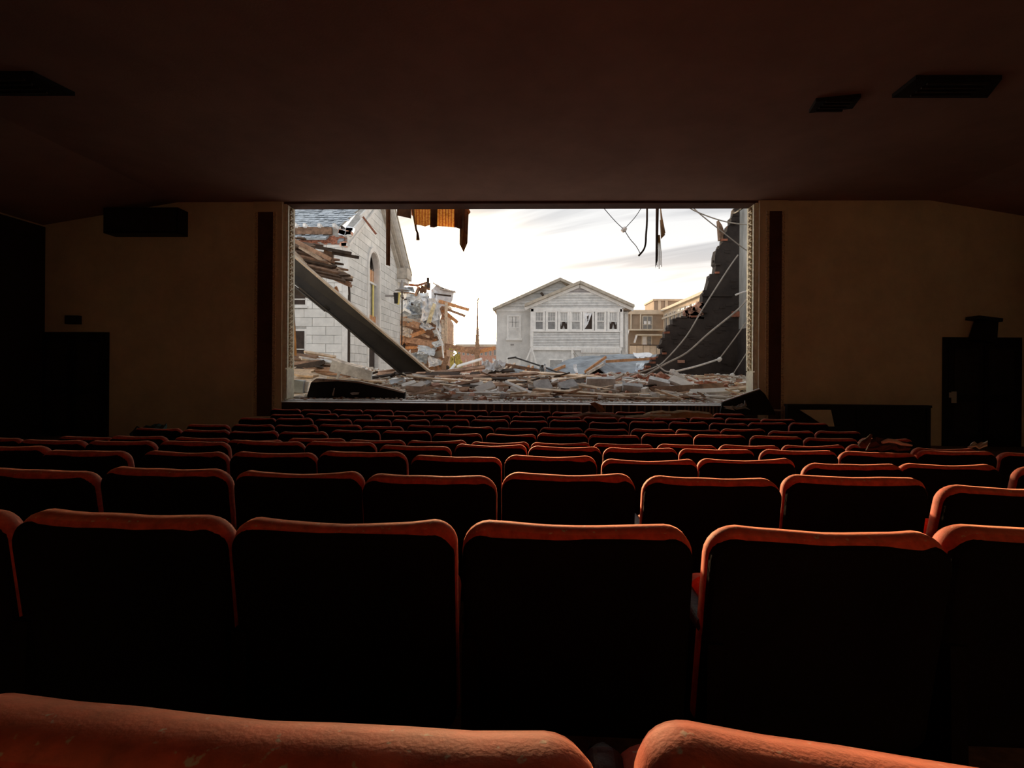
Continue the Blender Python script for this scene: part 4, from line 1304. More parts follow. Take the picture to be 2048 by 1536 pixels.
def shard(mb, p, s, rr):
    n = rr.choice((4, 5))
    a0 = rr.uniform(0, 6)
    rot = Matrix.Rotation(rr.uniform(0, 6), 3, 'Z') @ Matrix.Rotation(rr.uniform(-.6, .6), 3, 'X')
    poly = [rot @ Vector((s * rr.uniform(.5, 1.1) * math.cos(a0 + 6.283 * k / n) * 1.3, s * rr.uniform(.4, .9) * math.sin(a0 + 6.283 * k / n), 0)) + p for k in range(n)]
    mb.prism(poly, rot @ Vector((0, 0, s * rr.uniform(.2, .7))))
for nm, m, cnt, s0, s1, sd in (('rubble_chips', 'chips', 4200, .012, .055, 1), ('brick_crumbs', 'brick_red', 700, .02, .055, 2), ('dark_splinters', 'wood_old', 1500, .015, .06, 3), ('plaster_crumbs', 'slab_white', 1300, .012, .05, 4)):
    rr = random.Random(sd)
    mb = MB()
    for i in range(cnt):
        y = 11.66 + 6.1 * rr.random() ** 1.7
        x = rr.uniform(-5.3, 6.9)
        if y < YW + .6 and not (OX0 + .1 < x < OX1 - .1):
            continue
        if nm == 'brick_crumbs' and rr.random() < .6 and x < 2:
            continue
        shard(mb, Vector((x, y, surf(x, y))), rr.uniform(s0, s1) * (1 if y < 14 else 1.4), rr)
    o = mb.build(nm, m, base=Vector((0, 14, STZ)))
    tag(o, {'rubble_chips': 'pale crumbled chips strewn over the rubble', 'brick_crumbs': 'red brick crumbs strewn over the rubble',
            'dark_splinters': 'dark wood splinters strewn over the rubble', 'plaster_crumbs': 'white plaster crumbs strewn over the rubble'}[nm], 'debris', kind='stuff')

# ------------------------------------------------------------------ debris builders
AUTO = []                                        # (object, base label): told apart at the end
def zone(px):
    return ('below the church' if px < 690 else 'under the girder' if px < 870 else 'under the sunlit gap' if px < 985 else
            'before the house' if px < 1170 else 'before the roofing' if px < 1300 else 'before the black wall')
def depthword(y):
    return 'on stage edge' if y < 12.6 else 'amid stage rubble' if y < 14.6 else 'at stage back'
def jag(L, W, rr, n=3):
    """plank outline with splintered ends"""
    p = [(-L / 2 + rr.uniform(0, W * .9), -W / 2 + W * k / n) for k in range(n + 1)]
    q = [(L / 2 - rr.uniform(0, W * .9), W / 2 - W * k / n) for k in range(n + 1)]
    return list(reversed(p)) + list(reversed(q))
def lay(p, yaw, pitch, roll):
    return Matrix.Translation(p) @ (Matrix.Rotation(yaw, 4, 'Z') @ Matrix.Rotation(pitch, 4, 'Y') @ Matrix.Rotation(roll, 4, 'X'))
def plank_at(p, L, W, T, yaw, pitch, roll, m, rr, name='broken_plank'):
    mt = lay(p, yaw, pitch, roll)
    o = [mt @ Vector((x, y, -T / 2)) for x, y in jag(L, W, rr)]
    return MB().prism(o, (mt.to_3x3() @ Vector((0, 0, T)))).build(name, m)
def span(A, B, W, T, m, label, cat, name='broken_plank', roll=0.0, dA=None, dB=None, lift=0.04, seed=0):
    """a long piece between two pixels resting on (or at given distances above) the rubble"""
    a = at(*A, dA) if dA else on(*A, lift)
    b = at(*B, dB) if dB else on(*B, lift)
    d = b - a
    fr = frame(d)
    rr = random.Random(hash((A, B, seed)) & 0xffff)
    o = [(a + b) / 2 + fr @ (Matrix.Rotation(roll, 3, 'X') @ Vector((x, y, -T / 2))) for x, y in jag(d.length, W, rr)]
    ob = MB().prism(o, fr @ (Matrix.Rotation(roll, 3, 'X') @ Vector((0, 0, T)))).build(name, m)
    return tag(ob, label, cat)
def block_at(p, sx, sy, sz, yaw, pitch, roll, m, rr, name):
    mt = lay(p, yaw, pitch, roll)
    mb = MB()
    ch = min(sx, sy, sz) * .16
    out = [(-sx / 2 + ch * rr.random(), -sy / 2), (sx / 2 - ch * 2 * rr.random(), -sy / 2), (sx / 2, -sy / 2 + ch * rr.random()), (sx / 2, sy / 2 - ch * 2 * rr.random()),
           (sx / 2 - ch * rr.random(), sy / 2), (-sx / 2 + ch * 2 * rr.random(), sy / 2), (-sx / 2, sy / 2 - ch * rr.random()), (-sx / 2, -sy / 2 + ch * 2 * rr.random())]
    lo = [mt @ Vector((x, y, -sz / 2)) for x, y in out]
    hi = [mt @ Vector((x * .97, y * .97, sz / 2 * rr.uniform(.9, 1.05))) for x, y in out]
    n = len(out)
    mb.add(lo + hi, [tuple(reversed(range(n))), tuple(range(n, 2 * n))] + [(i, (i + 1) % n, n + (i + 1) % n, n + i) for i in range(n)])
    return mb.build(name, m)
def slab_px(pts, y, th, m, name, label, cat, tilt=0.0, ref=None):
    """flat piece traced at its own distance; tilt leans its upper side away"""
    p = [at(a, b, y) for a, b in pts]
    zmin = min(q.z for q in p)
    p = [q + (q - EYE).normalized() * ((q.z - zmin) * tilt) for q in p]
    n = (p[1] - p[0]).cross(p[2] - p[0]).normalized()
    if n.y < 0:
        n = -n
    return tag(MB().prism(p, n * th).build(name, m), label, cat)

# ------------------------------------------------------------------ the leaning girder and what hangs by it
def girder():
    a0, a1 = at(452, 396, 15.83), at(858, 743, 14.2)      # top line
    b0, b1 = at(452, 448, 15.83), at(800, 745, 14.2)      # bottom line
    d = (a1 - a0)
    root = thing('leaning_girder', (a1.x, a1.y, min(a1.z, b1.z)), 'huge dark girder leaning down into the rubble before the stone church', 'girder')
    MB().prism([a0, a1, b1, b0], (0, .12, 0)).build('web', 'girder', root)
    n = Vector((0, -.16, 0))
    fr = frame(d, (0, 1, 0))
    for p, q, m in ((a0, a1, 'girder_lit'), (b0, at(806, 750, 14.2), 'girder')):
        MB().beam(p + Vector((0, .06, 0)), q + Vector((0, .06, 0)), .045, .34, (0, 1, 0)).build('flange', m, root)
    q = at(654, 618, 14.9)
    MB().box(q, (.16, .14, .14), Matrix.Rotation(.7, 3, 'Y')).build('bracket', 'girder', root)
    MB().tube([at(578, 556, 15.2), at(652, 616, 14.9)], .025).build('stay_rod', 'nosing', root)
    MB().tube([at(576, 562, 15.1), at(650, 622, 14.8)], .03).build('stay_rod', 'iron', root)
girder()
def fallen_deck():
    root = thing('collapsed_roof_deck', at(660, 572, 16.6), 'collapsed brown timber roof deck hanging above the leaning girder', 'roof')
    rr = random.Random(5)
    rows = [((576, 474), (600, 484), .45), ((576, 488), (640, 498), .5), ((578, 497), (662, 517), .45), ((578, 505), (672, 526), .42), ((578, 512), (684, 536), .42), ((580, 520), (692, 547), .40), ((586, 530), (698, 556), .36), ((600, 540), (704, 564), .30)]
    for i, (A, B, W) in enumerate(rows):
        a, b = at(*A, 16.9 - i * .12), at(*B, 16.6 - i * .16)
        d = b - a
        fr = frame(d, (0, -.5, 1))
        o = [(a + b) / 2 + fr @ Vector((x, y * 1.1, 0)) for x, y in jag(d.length, W, rr, 5)]
        MB().prism(o, fr @ Vector((0, 0, .06))).build('plank', rr.choice(['wood_deck', 'wood_deck', 'wood_old', 'wood_deck']), root)
    for A, B, w_ in (((578, 476), (664, 520), .12), ((600, 494), (704, 556), .10), ((590, 520), (700, 568), .12), ((582, 500), (640, 556), .10), ((640, 545), (702, 572), .09)):
        MB().beam(at(*A, 16.2), at(*B, 15.9), .12, w_).build('joist', 'wood_pale' if w_ == .10 else 'wood_old', root)
    for A, B in (((632, 494), (702, 507)), ((665, 506), (717, 515))):
        MB().beam(at(*A, 16.0), at(*B, 15.8), .07, .09).build('jutting_batten', 'wood_dark', root)
    MB().prism([at(648, 500, 16), at(666, 504, 16), at(665, 516, 16), at(645, 514, 16)], (0, .1, 0)).build('torn_end', 'wood_old', root)
    MB().beam(at(698, 572, 15.9), at(699, 590, 15.9), .05, .06).build('hanging_batten', 'wood_dark', root)
    MB().prism([at(672, 572, 16), at(676, 582, 16), at(670, 584, 16), at(664, 580, 16)], (0, .1, 0)).build('brick_lump', 'wood_orange', root)
    MB().beam(at(585, 580, 16.2), at(640, 596, 16), .1, .22).build('ceiling_joist', 'wood_dark', root)
fallen_deck()

# ------------------------------------------------------------------ hanging curtain scraps, ropes and cables
def cloth(top, bot, y, amp, waves, m, name, nx=16, ny=8, seed=0, th=.012, parent=None, label=None, cat=None):
    """hanging cloth between two pixel lines, with folds"""
    top = [(a, 374 if b <= 405 else b) for a, b in top]
    def interp(line, t):
        xs_ = [p[0] for p in line]
        x = line[0][0] + (line[-1][0] - line[0][0]) * t
        for (a, b), (c_, d) in zip(line, line[1:]):
            if a <= x <= c_ or c_ == a:
                return x, b + (d - b) * ((x - a) / (c_ - a) if c_ != a else 1)
        return line[-1]
    P = []
    for j in range(ny + 1):
        for i in range(nx + 1):
            t = i / nx
            a, b = interp(top, t), interp(bot, t)
            f = j / ny
            yy = y + amp * math.sin(t * waves * 6.283 + seed) * (.6 + .4 * f) + amp * .4 * noise.noise((t * 5, f * 3, seed))
            P.append(at(a[0] + (b[0] - a[0]) * f, a[1] + (b[1] - a[1]) * f, yy))
    mb = MB()
    n = len(P)
    ix = lambda i, j: j * (nx + 1) + i
    fs = []
    for j in range(ny):
        for i in range(nx):
            q = (ix(i, j), ix(i + 1, j), ix(i + 1, j + 1), ix(i, j + 1))
            fs.append(q); fs.append(tuple(n + k for k in reversed(q)))
    rim = [ix(i, 0) for i in range(nx)] + [ix(nx, j) for j in range(ny)] + [ix(i, ny) for i in range(nx, 0, -1)] + [ix(0, j) for j in range(ny, 0, -1)]
    for k in range(len(rim)):
        a, b = rim[k], rim[(k + 1) % len(rim)]
        fs.append((b, a, n + a, n + b))
    mb.add(P + [p + Vector((0, th, 0)) for p in P], fs)
    o = mb.build(name, m, parent, smooth=False)
    return tag(o, label, cat) if label else o
yc = 12.25
root = thing('curtain_remnant', at(868, 404, yc), 'torn gold striped stage curtain hanging from the top of the opening', 'curtain')
cloth([(794, 400), (822, 400)], [(794, 431), (805, 433), (822, 437)], yc + .1, .03, .6, 'cloth_brown', 'side_flap', 8, 5, 1, parent=root)
cloth([(816, 400), (825, 400)], [(828, 446), (831, 462), (834, 460)], yc + .05, .01, .5, 'cloth_brown', 'frayed_edge', 4, 6, 2, parent=root)
cloth([(819, 400), (829, 400)], [(823, 430), (829, 434)], yc + .12, .01, .5, 'cloth_gold', 'striped_panel', 4, 4, 2, parent=root)
cloth([(828, 400), (866, 400)], [(829, 449), (840, 450), (850, 453), (858, 450), (866, 452)], yc, .02, .7, 'cloth_gold', 'striped_panel', 14, 6, 3, parent=root)
cloth([(862, 400), (876, 400)], [(860, 454), (868, 455), (874, 453)], yc - .06, .03, 1, 'cloth_brown', 'dark_fold', 8, 6, 4, parent=root)
cloth([(873, 400), (913, 400)], [(873, 452), (890, 453), (911, 455)], yc, .02, .7, 'cloth_gold', 'striped_panel', 14, 6, 5, parent=root)
cloth([(909, 400), (922, 400)], [(909, 454), (921, 458)], yc - .05, .02, .8, 'cloth_brown', 'dark_fold', 6, 6, 6, parent=root)
cloth([(917, 400), (922, 400)], [(917, 430), (922, 432)], yc + .03, .01, .5, 'cloth_gold', 'striped_panel', 3, 4, 6, parent=root)
cloth([(921, 400), (932, 400), (939, 400)], [(919, 488), (927, 505), (935, 486)], yc - .1, .04, 1.2, 'cloth_brown', 'long_strip', 8, 12, 7, parent=root)
cloth([(923, 455), (934, 470)], [(920, 490), (928, 500)], yc - .16, .02, 1, 'cloth_rust', 'torn_lining', 5, 6, 8, parent=root)
MB().prism([at(938, 418, yc - .1), at(941, 424, yc - .1), at(936, 430, yc - .1), at(934, 420, yc - .1)], (0, .02, 0)).build('torn_tab', 'cloth_rust', root)
MB().tube([at(832, 458, yc), at(835, 466, yc), at(836, 480, yc)], [.02, .025, .045], 6).build('knotted_cord', 'cloth_brown', root)
cloth([(772, 402), (781, 402)], [(772, 530), (780, 532)], 12.6, .02, .7, 'cloth_brown', 'hanging_drape_strip', 5, 16, 9, label='narrow rusty drape strip hanging before the church gable', cat='curtain')
cloth([(1312, 402), (1319, 402)], [(1311, 536), (1315, 522)], 12.4, .02, .8, 'cloth_dark', 'hanging_strip', 5, 14, 2, label='dark frayed cloth strip hanging from the opening before the black wall', cat='curtain')
hs = bpy.data.objects['hanging_strip']
cloth([(1318, 404), (1322, 420)], [(1323, 470), (1331, 466)], 12.45, .02, .8, 'cloth_tan', 'torn_lining', 4, 8, 3, parent=hs)
for i in range(5):
    MB().tube([at(1317 + i * .6, 470, 12.42), at(1314 + i * 2.1, 505, 12.42), at(1313 + i * 2.6, 530 + (i % 3) * 4, 12.42)], .007, 4).build('frayed_thread', 'cloth_yellow', hs)
cloth([(1320, 440), (1326, 440)], [(1322, 478), (1330, 470)], 12.5, .01, .8, 'cloth_tan', 'pale_rag', 4, 6, 3, parent=hs)
# rust curtain on the left of the stage
cloth([(572, 404), (583, 404)], [(572, 470), (583, 456)], 12.9, .03, 1.0, 'cloth_rust', 'side_curtain', 5, 8, 3, label='sliver of rust curtain at the top church side of the gilded frame', cat='curtain')
cloth([(574, 582), (585, 580)], [(576, 706), (593, 712)], 13.4, .05, .8, 'cloth_rust', 'leg_curtain', 8, 14, 4, label='rust coloured leg curtain hanging beside the gilded frame below the girder', cat='curtain')
cloth([(584, 592), (588, 612)], [(593, 690), (594, 710)], 13.5, .03, .8, 'cloth_rust', 'curtain_fold', 4, 10, 5, parent=bpy.data.objects['leg_curtain'])

def cable(pts, y0, y1, r, m, label, name='loose_cable', knob=None):
    n = len(pts)
    P = [at(a, b, y0 + (y1 - y0) * i / (n - 1)) for i, (a, b) in enumerate(pts)]
    # smooth the polyline
    Q = []
    for i in range(n - 1):
        p0, p1, p2, p3 = P[max(i - 1, 0)], P[i], P[i + 1], P[min(i + 2, n - 1)]
        for t in (0, .25, .5, .75):
            Q.append(.5 * ((2 * p1) + (p2 - p0) * t + (2 * p0 - 5 * p1 + 4 * p2 - p3) * t * t + (3 * p1 - p0 - 3 * p2 + p3) * t ** 3))
    Q.append(P[-1])
    o = MB().tube(Q, r, 6).build(name, m)
    tag(o, label, 'cable')
    for k in knob or ():
        MB().tube([k + Vector((-.05, 0, -.05)), k, k + Vector((.05, 0, .05))], [.05, .075, .05], 7).build('junction_box', 'slab_white', o)
    return o
yb_ = YS - .45
cable([(1476, 510), (1455, 540), (1406, 617), (1373, 672), (1332, 719), (1313, 733), (1285, 743), (1256, 752)], yb_, 16.3, .024, 'cable', 'long grey cable swooping down the black brick wall from its upper corner')
cable([(1498, 592), (1477, 618), (1417, 667), (1374, 705), (1332, 727), (1286, 753)], 16.6, 15.6, .030, 'cable', 'thick pale cable crossing the black brick wall from the gilded frame')
cable([(1498, 636), (1470, 676), (1440, 716)], 16.8, 17.2, .02, 'cable', 'straight grey cable between gilded frame and white junction box')
c0 = cable([(1439, 718), (1395, 732), (1350, 743)], 17.2, 15.2, .032, 'slab_white', 'white cable sagging from the junction box to the tilted slab', knob=[at(1439, 719, 17.15)])
cable([(1497, 700), (1465, 750), (1454, 766)], 16.4, 16.6, .015, 'cable', 'thin grey cable low at the frame end of the black wall', knob=[at(1464, 751, 16.4)])
cable([(1314, 729), (1330, 742), (1342, 744), (1352, 752)], 16.2, 15.4, .024, 'cable', 'short cable loop behind the tilted white slab')
cable([(1362, 402), (1388, 421), (1438, 440), (1479, 448), (1502, 449)], 15.0, 16.2, .018, 'cable', 'grey cable slung across the sky to the grey plaster side wall')
cable([(1373, 402), (1400, 428), (1440, 460), (1482, 493), (1500, 505)], 15.2, 17.0, .018, 'cable', 'steeper grey cable running from the opening to the top of the black wall')
cable([(1506, 401), (1478, 421), (1469, 426)], 16.0, 18.05, .03, 'cable_black', 'black bar propped at the top of the black wall', name='black_bar')
cable([(1196, 402), (1215, 425), (1232, 444), (1248, 459)], 14.0, 14.6, .010, 'cable_black', 'thin sky wire falling to the small insulator, house side')
cable([(1290, 404), (1272, 432), (1258, 448), (1248, 459)], 14.2, 14.6, .010, 'cable_black', 'thin sky wire rising from the small insulator, black wall side')
cable([(1248, 459), (1260, 478), (1272, 492), (1280, 506)], 14.6, 14.4, .010, 'cable_black', 'thin wire tail hanging below the small insulator', knob=[at(1248, 459, 14.6)])
cable([(1294, 372), (1294, 440), (1292, 470), (1291, 488), (1287, 500), (1277, 512)], 12.4, 12.5, .022, 'cable_black', 'ragged black rope hanging from the opening beside the dark strip', name='hanging_rope')
cable([(1471, 590), (1485, 585), (1500, 581)], 16.9, 16.5, .03, 'slab_white', 'white pipe stub jutting from the grey side wall', name='pipe_stub')

# ------------------------------------------------------------------ big singular pieces
# fallen black stage flat with a dusty upper edge
f0 = [(612, 799), (622, 765), (632, 757), (676, 759), (720, 763), (770, 774), (810, 784), (809, 800), (700, 801)]
p = [at(a, b, 11.95) for a, b in f0]
root = thing('fallen_stage_flat', at(710, 800, 11.95), 'big black fallen stage flat lying on the stage below the church', 'panel')
MB().prism(p, (0, .10, 0)).build('panel', 'black', root)
MB().prism([at(a, b, 11.94) for a, b in ((622, 765), (632, 757), (676, 759), (720, 763), (770, 774), (810, 784), (808, 786.5), (769, 777), (719, 766), (676, 762))], (0, .10, .01)).build('dusty_edge', 'rubble', root)
MB().prism([at(a, b, 11.92) for a, b in ((700, 786), (706, 784.5), (718, 785), (716, 789), (704, 790))], (0, .05, 0)).build('torn_patch', 'slab', root)
MB().prism([at(a, b, 11.92) for a, b in ((664, 790), (668, 776), (669, 776), (666, 792))], (0, .05, 0)).build('scratched_batten', 'wood_grey', root)
slab_px([(664, 721), (744, 742), (742, 762), (658, 742)], 14.6, .07, 'slab', 'concrete_slab', 'large grey speckled panel propped on the rubble before the church corner', 'panel', .25)
slab_px([(676, 742), (680, 744), (674, 764), (670, 763)], 14.0, .05, 'slab', 'narrow_slat', 'narrow grey slat leaning on the large grey speckled panel', 'slat')
slab_px([(1445, 804), (1519, 778), (1530, 788), (1548, 820), (1552, 830), (1440, 830)], 11.15, .05, 'black', 'scenery_flat', 'black panel tilted against the stage corner below the gilded frame', 'panel', .12)
MB().beam(at(1446, 803, 11.13), at(1519, 777.5, 11.15), .05, .02).build('pale_edge', 'nosing', bpy.data.objects['scenery_flat'])
s = MB().sheet(at(1448, 816, 11.0), at(1500, 818, 11.0), at(1486, 806, 11.06), at(1468, 813, 11.06), 6, 4, .05, 3, .01).build('crumpled_sheet', 'cloth_grey')
tag(s, 'crumpled pale sheet at the foot of the tilted black panel', 'sheet')
MB().prism([at(1488, 811, 10.98), at(1490, 801, 10.98), at(1494, 812, 10.98)], (0, .02, 0)).build('raised_corner', 'cloth_grey', s)
MB().prism([at(1446, 812, 10.97), at(1462, 813, 10.97), at(1470, 821, 10.97), at(1456, 818, 10.97)], (0, .02, 0)).build('folded_flap', 'paper', s)
slab_px([(1542, 818), (1572, 820), (1572, 823), (1546, 822)], 11.2, .05, 'wood_grey', 'skirting_piece', 'grey skirting strip at the foot of the pilaster by the black panel', 'strip')

# slumped grey roofing membrane with orange battens and a dark panel painting the shade under it
def roofing():
    root = thing('slumped_roofing', on(1230, 752), 'slumped sheet of grey roofing felt draped over wreckage before the grey house', 'roofing')
    def P(a, b, y):
        return at(a, b, y)
    strips = [[(1085, 752, 19.5), (1108, 734, 20.5), (1128, 722, 21.5), (1160, 712, 22.5)], [(1118, 756, 18.8), (1132, 742, 19.6), (1150, 728, 20.6), (1180, 712, 22.4)],
              [(1160, 752, 18.6), (1170, 744, 18.9), (1186, 726, 20.2), (1210, 710, 22.4)], [(1196, 733, 18.9), (1206, 724, 19.4), (1216, 716, 20.8), (1240, 708, 22.6)],
              [(1222, 756, 18.5), (1226, 738, 19.2), (1240, 722, 20.6), (1265, 708, 22.8)], [(1250, 758, 18.5), (1258, 738, 19.2), (1270, 720, 20.6), (1290, 708, 22.8)],
              [(1282, 756, 18.6), (1296, 736, 19.2), (1306, 720, 20.6), (1318, 709, 22.8)]]
    mb = MB()
    V = [P(*q) for s_ in strips for q in s_]
    # subdivide by bilinear interpolation with a little crumple
    G = []
    NU, NV = 30, 15
    for i in range(NU + 1):
        u = i / NU * (len(strips) - 1); iu = min(int(u), len(strips) - 2); fu = u - iu
        for j in range(NV + 1):
            v = j / NV * 3; jv = min(int(v), 2); fv = v - jv
            g = lambda a, b: V[a * 4 + b]
            q = (g(iu, jv) * (1 - fu) + g(iu + 1, jv) * fu) * (1 - fv) + (g(iu, jv + 1) * (1 - fu) + g(iu + 1, jv + 1) * fu) * fv
            G.append(q + Vector((0, .1, .055)) * noise.noise((i * .45, j * .6, 3)))
    fs = []
    n = len(G)
    for i in range(NU):
        for j in range(NV):
            a = i * (NV + 1) + j
            fs.append((a, a + NV + 1, a + NV + 2, a + 1))
    mb.add(G, fs)
    o = mb.build('felt_sheet', 'membrane', root)
    md = o.modifiers.new('thickness', 'SOLIDIFY'); md.thickness = .04; md.offset = -1
    MB().beam(P(1212, 723, 19.2), P(1312, 717, 20.0), .05, .10).build('batten', 'wood_orange', root)
    MB().beam(P(1170, 744, 18.6), P(1212, 714, 19.5), .05, .09).build('batten', 'wood_orange', root)
    MB().beam(P(1174, 747, 18.5), P(1208, 728, 18.9), .06, .10).build('batten', 'wood_grey', root)
    MB().beam(P(1108, 741, 19.6), P(1130, 732, 20.2), .05, .10).build('batten', 'wood_orange', root)
    MB().prism([P(1160, 757, 19.0), P(1197, 733, 19.3), P(1208, 736, 19.3), P(1224, 757, 19.0)], (0, .3, 0)).build('shade_panel', 'wood_dark', root)  # solid dark panel in place of the shaded cavity
    s_ = MB().sheet(P(1146, 731, 18.9), P(1152, 729, 19.0), P(1156, 748, 18.6), P(1151, 748, 18.6), 3, 6, .06, 2, .02).build('white_rag', 'foil', root)
    MB().sheet(P(1266, 706, 21.8), P(1305, 708, 21.6), P(1290, 716, 20.6), P(1274, 717, 20.6), 6, 4, .12, 6, .02).build('foil_scrap', 'foil', root)
    MB().sheet(P(1272, 727, 19.1), P(1290, 726, 19.1), P(1286, 744, 18.8), P(1270, 744, 18.8), 4, 4, .1, 9, .02).build('foil_scrap', 'metal', root)
roofing()
# dark pole leaning over the rubble
MB().tube([at(1030, 715, 19.0), at(1085, 733, 17.8), at(1157, 761, 15.6)], .03, 6).build('bent_pole', 'iron')
tag(bpy.data.objects['bent_pole'], 'long thin dark pole sloping down in front of the grey house', 'pole')
MB().tube([at(1016, 717, 19.2), at(1032, 714.5, 19.0)], .03, 6).build('bent_end', 'iron', bpy.data.objects['bent_pole'])
# uprooted dark bush stump
s = thing('splintered_stump', on(1085, 758), 'dark splintered post with twisted metal in front of the grey house', 'post')
MB().tube([at(1082, 760, 17.2), at(1085, 742, 17.2), at(1085, 730, 17.2)], [.09, .06, .04], 6).build('shaft', 'wood_dark', s)
for a, b in ((1078, 738), (1092, 741), (1080, 732), (1090, 728)):
    MB().beam(at(1085, 742, 17.1), at(a, b, 17.0), .03, .05).build('splinter', 'metal_dark', s)
MB().sheet(at(1087, 730, 17.0), at(1091, 732, 17.0), at(1093, 744, 17.0), at(1089, 745, 17.0), 2, 4, .04, 1, .01).build('metal_scrap', 'foil', s)
# crumpled foil on the tent shaped sheet
def tent():
    s = thing('sheet_lean_to', on(1030, 757), 'rusty grey sheet lean-to with crumpled white foil before the grey house', 'wreckage')
    y = 18.2
    MB().sheet(at(985, 752, y - .6), at(1084, 756, y - .4), at(1078, 736, y + .5), at(990, 726, y + .5), 10, 6, .14, 2, .03).build('sheet_face', 'metal_dark', s)
    for A, B in (((1000, 750), (1020, 730)), ((1045, 754), (1058, 734)), ((1008, 752), (1030, 729)), ((1055, 756), (1066, 735))):
        MB().beam(at(*A, y - .75), at(*B, y + .15), .06, .13).build('rib', 'wood_orange' if A[0] > 1040 else 'wood_pale', s)
    MB().beam(at(994, 727, y), at(1080, 742, y - .3), .10, .12).build('top_rail', 'wood_old', s)
    MB().sheet(at(963, 722, y - .3), at(1006, 729, y - .4), at(1008, 738, y - .7), at(966, 745, y - .8), 10, 7, .28, 4, .01).build('crumpled_foil', 'foil', s)
    MB().sheet(at(963, 726, y - .9), at(977, 719, y - .9), at(982, 742, y - .9), at(966, 752, y - .9), 5, 6, .20, 8, .01).build('crumpled_foil', 'foil', s)
    MB().sheet(at(985, 716, y - .5), at(1012, 727, y - .6), at(1006, 735, y - .8), at(988, 729, y - .8), 6, 5, .25, 14, .01).build('crumpled_foil', 'foil', s)
    MB().sheet(at(1085, 752, y - .2), at(1108, 756, y - .2), at(1106, 738, y + .2), at(1090, 730, y + .4), 5, 5, .15, 19, .03).build('leaning_sheet', 'membrane', s)
tent()

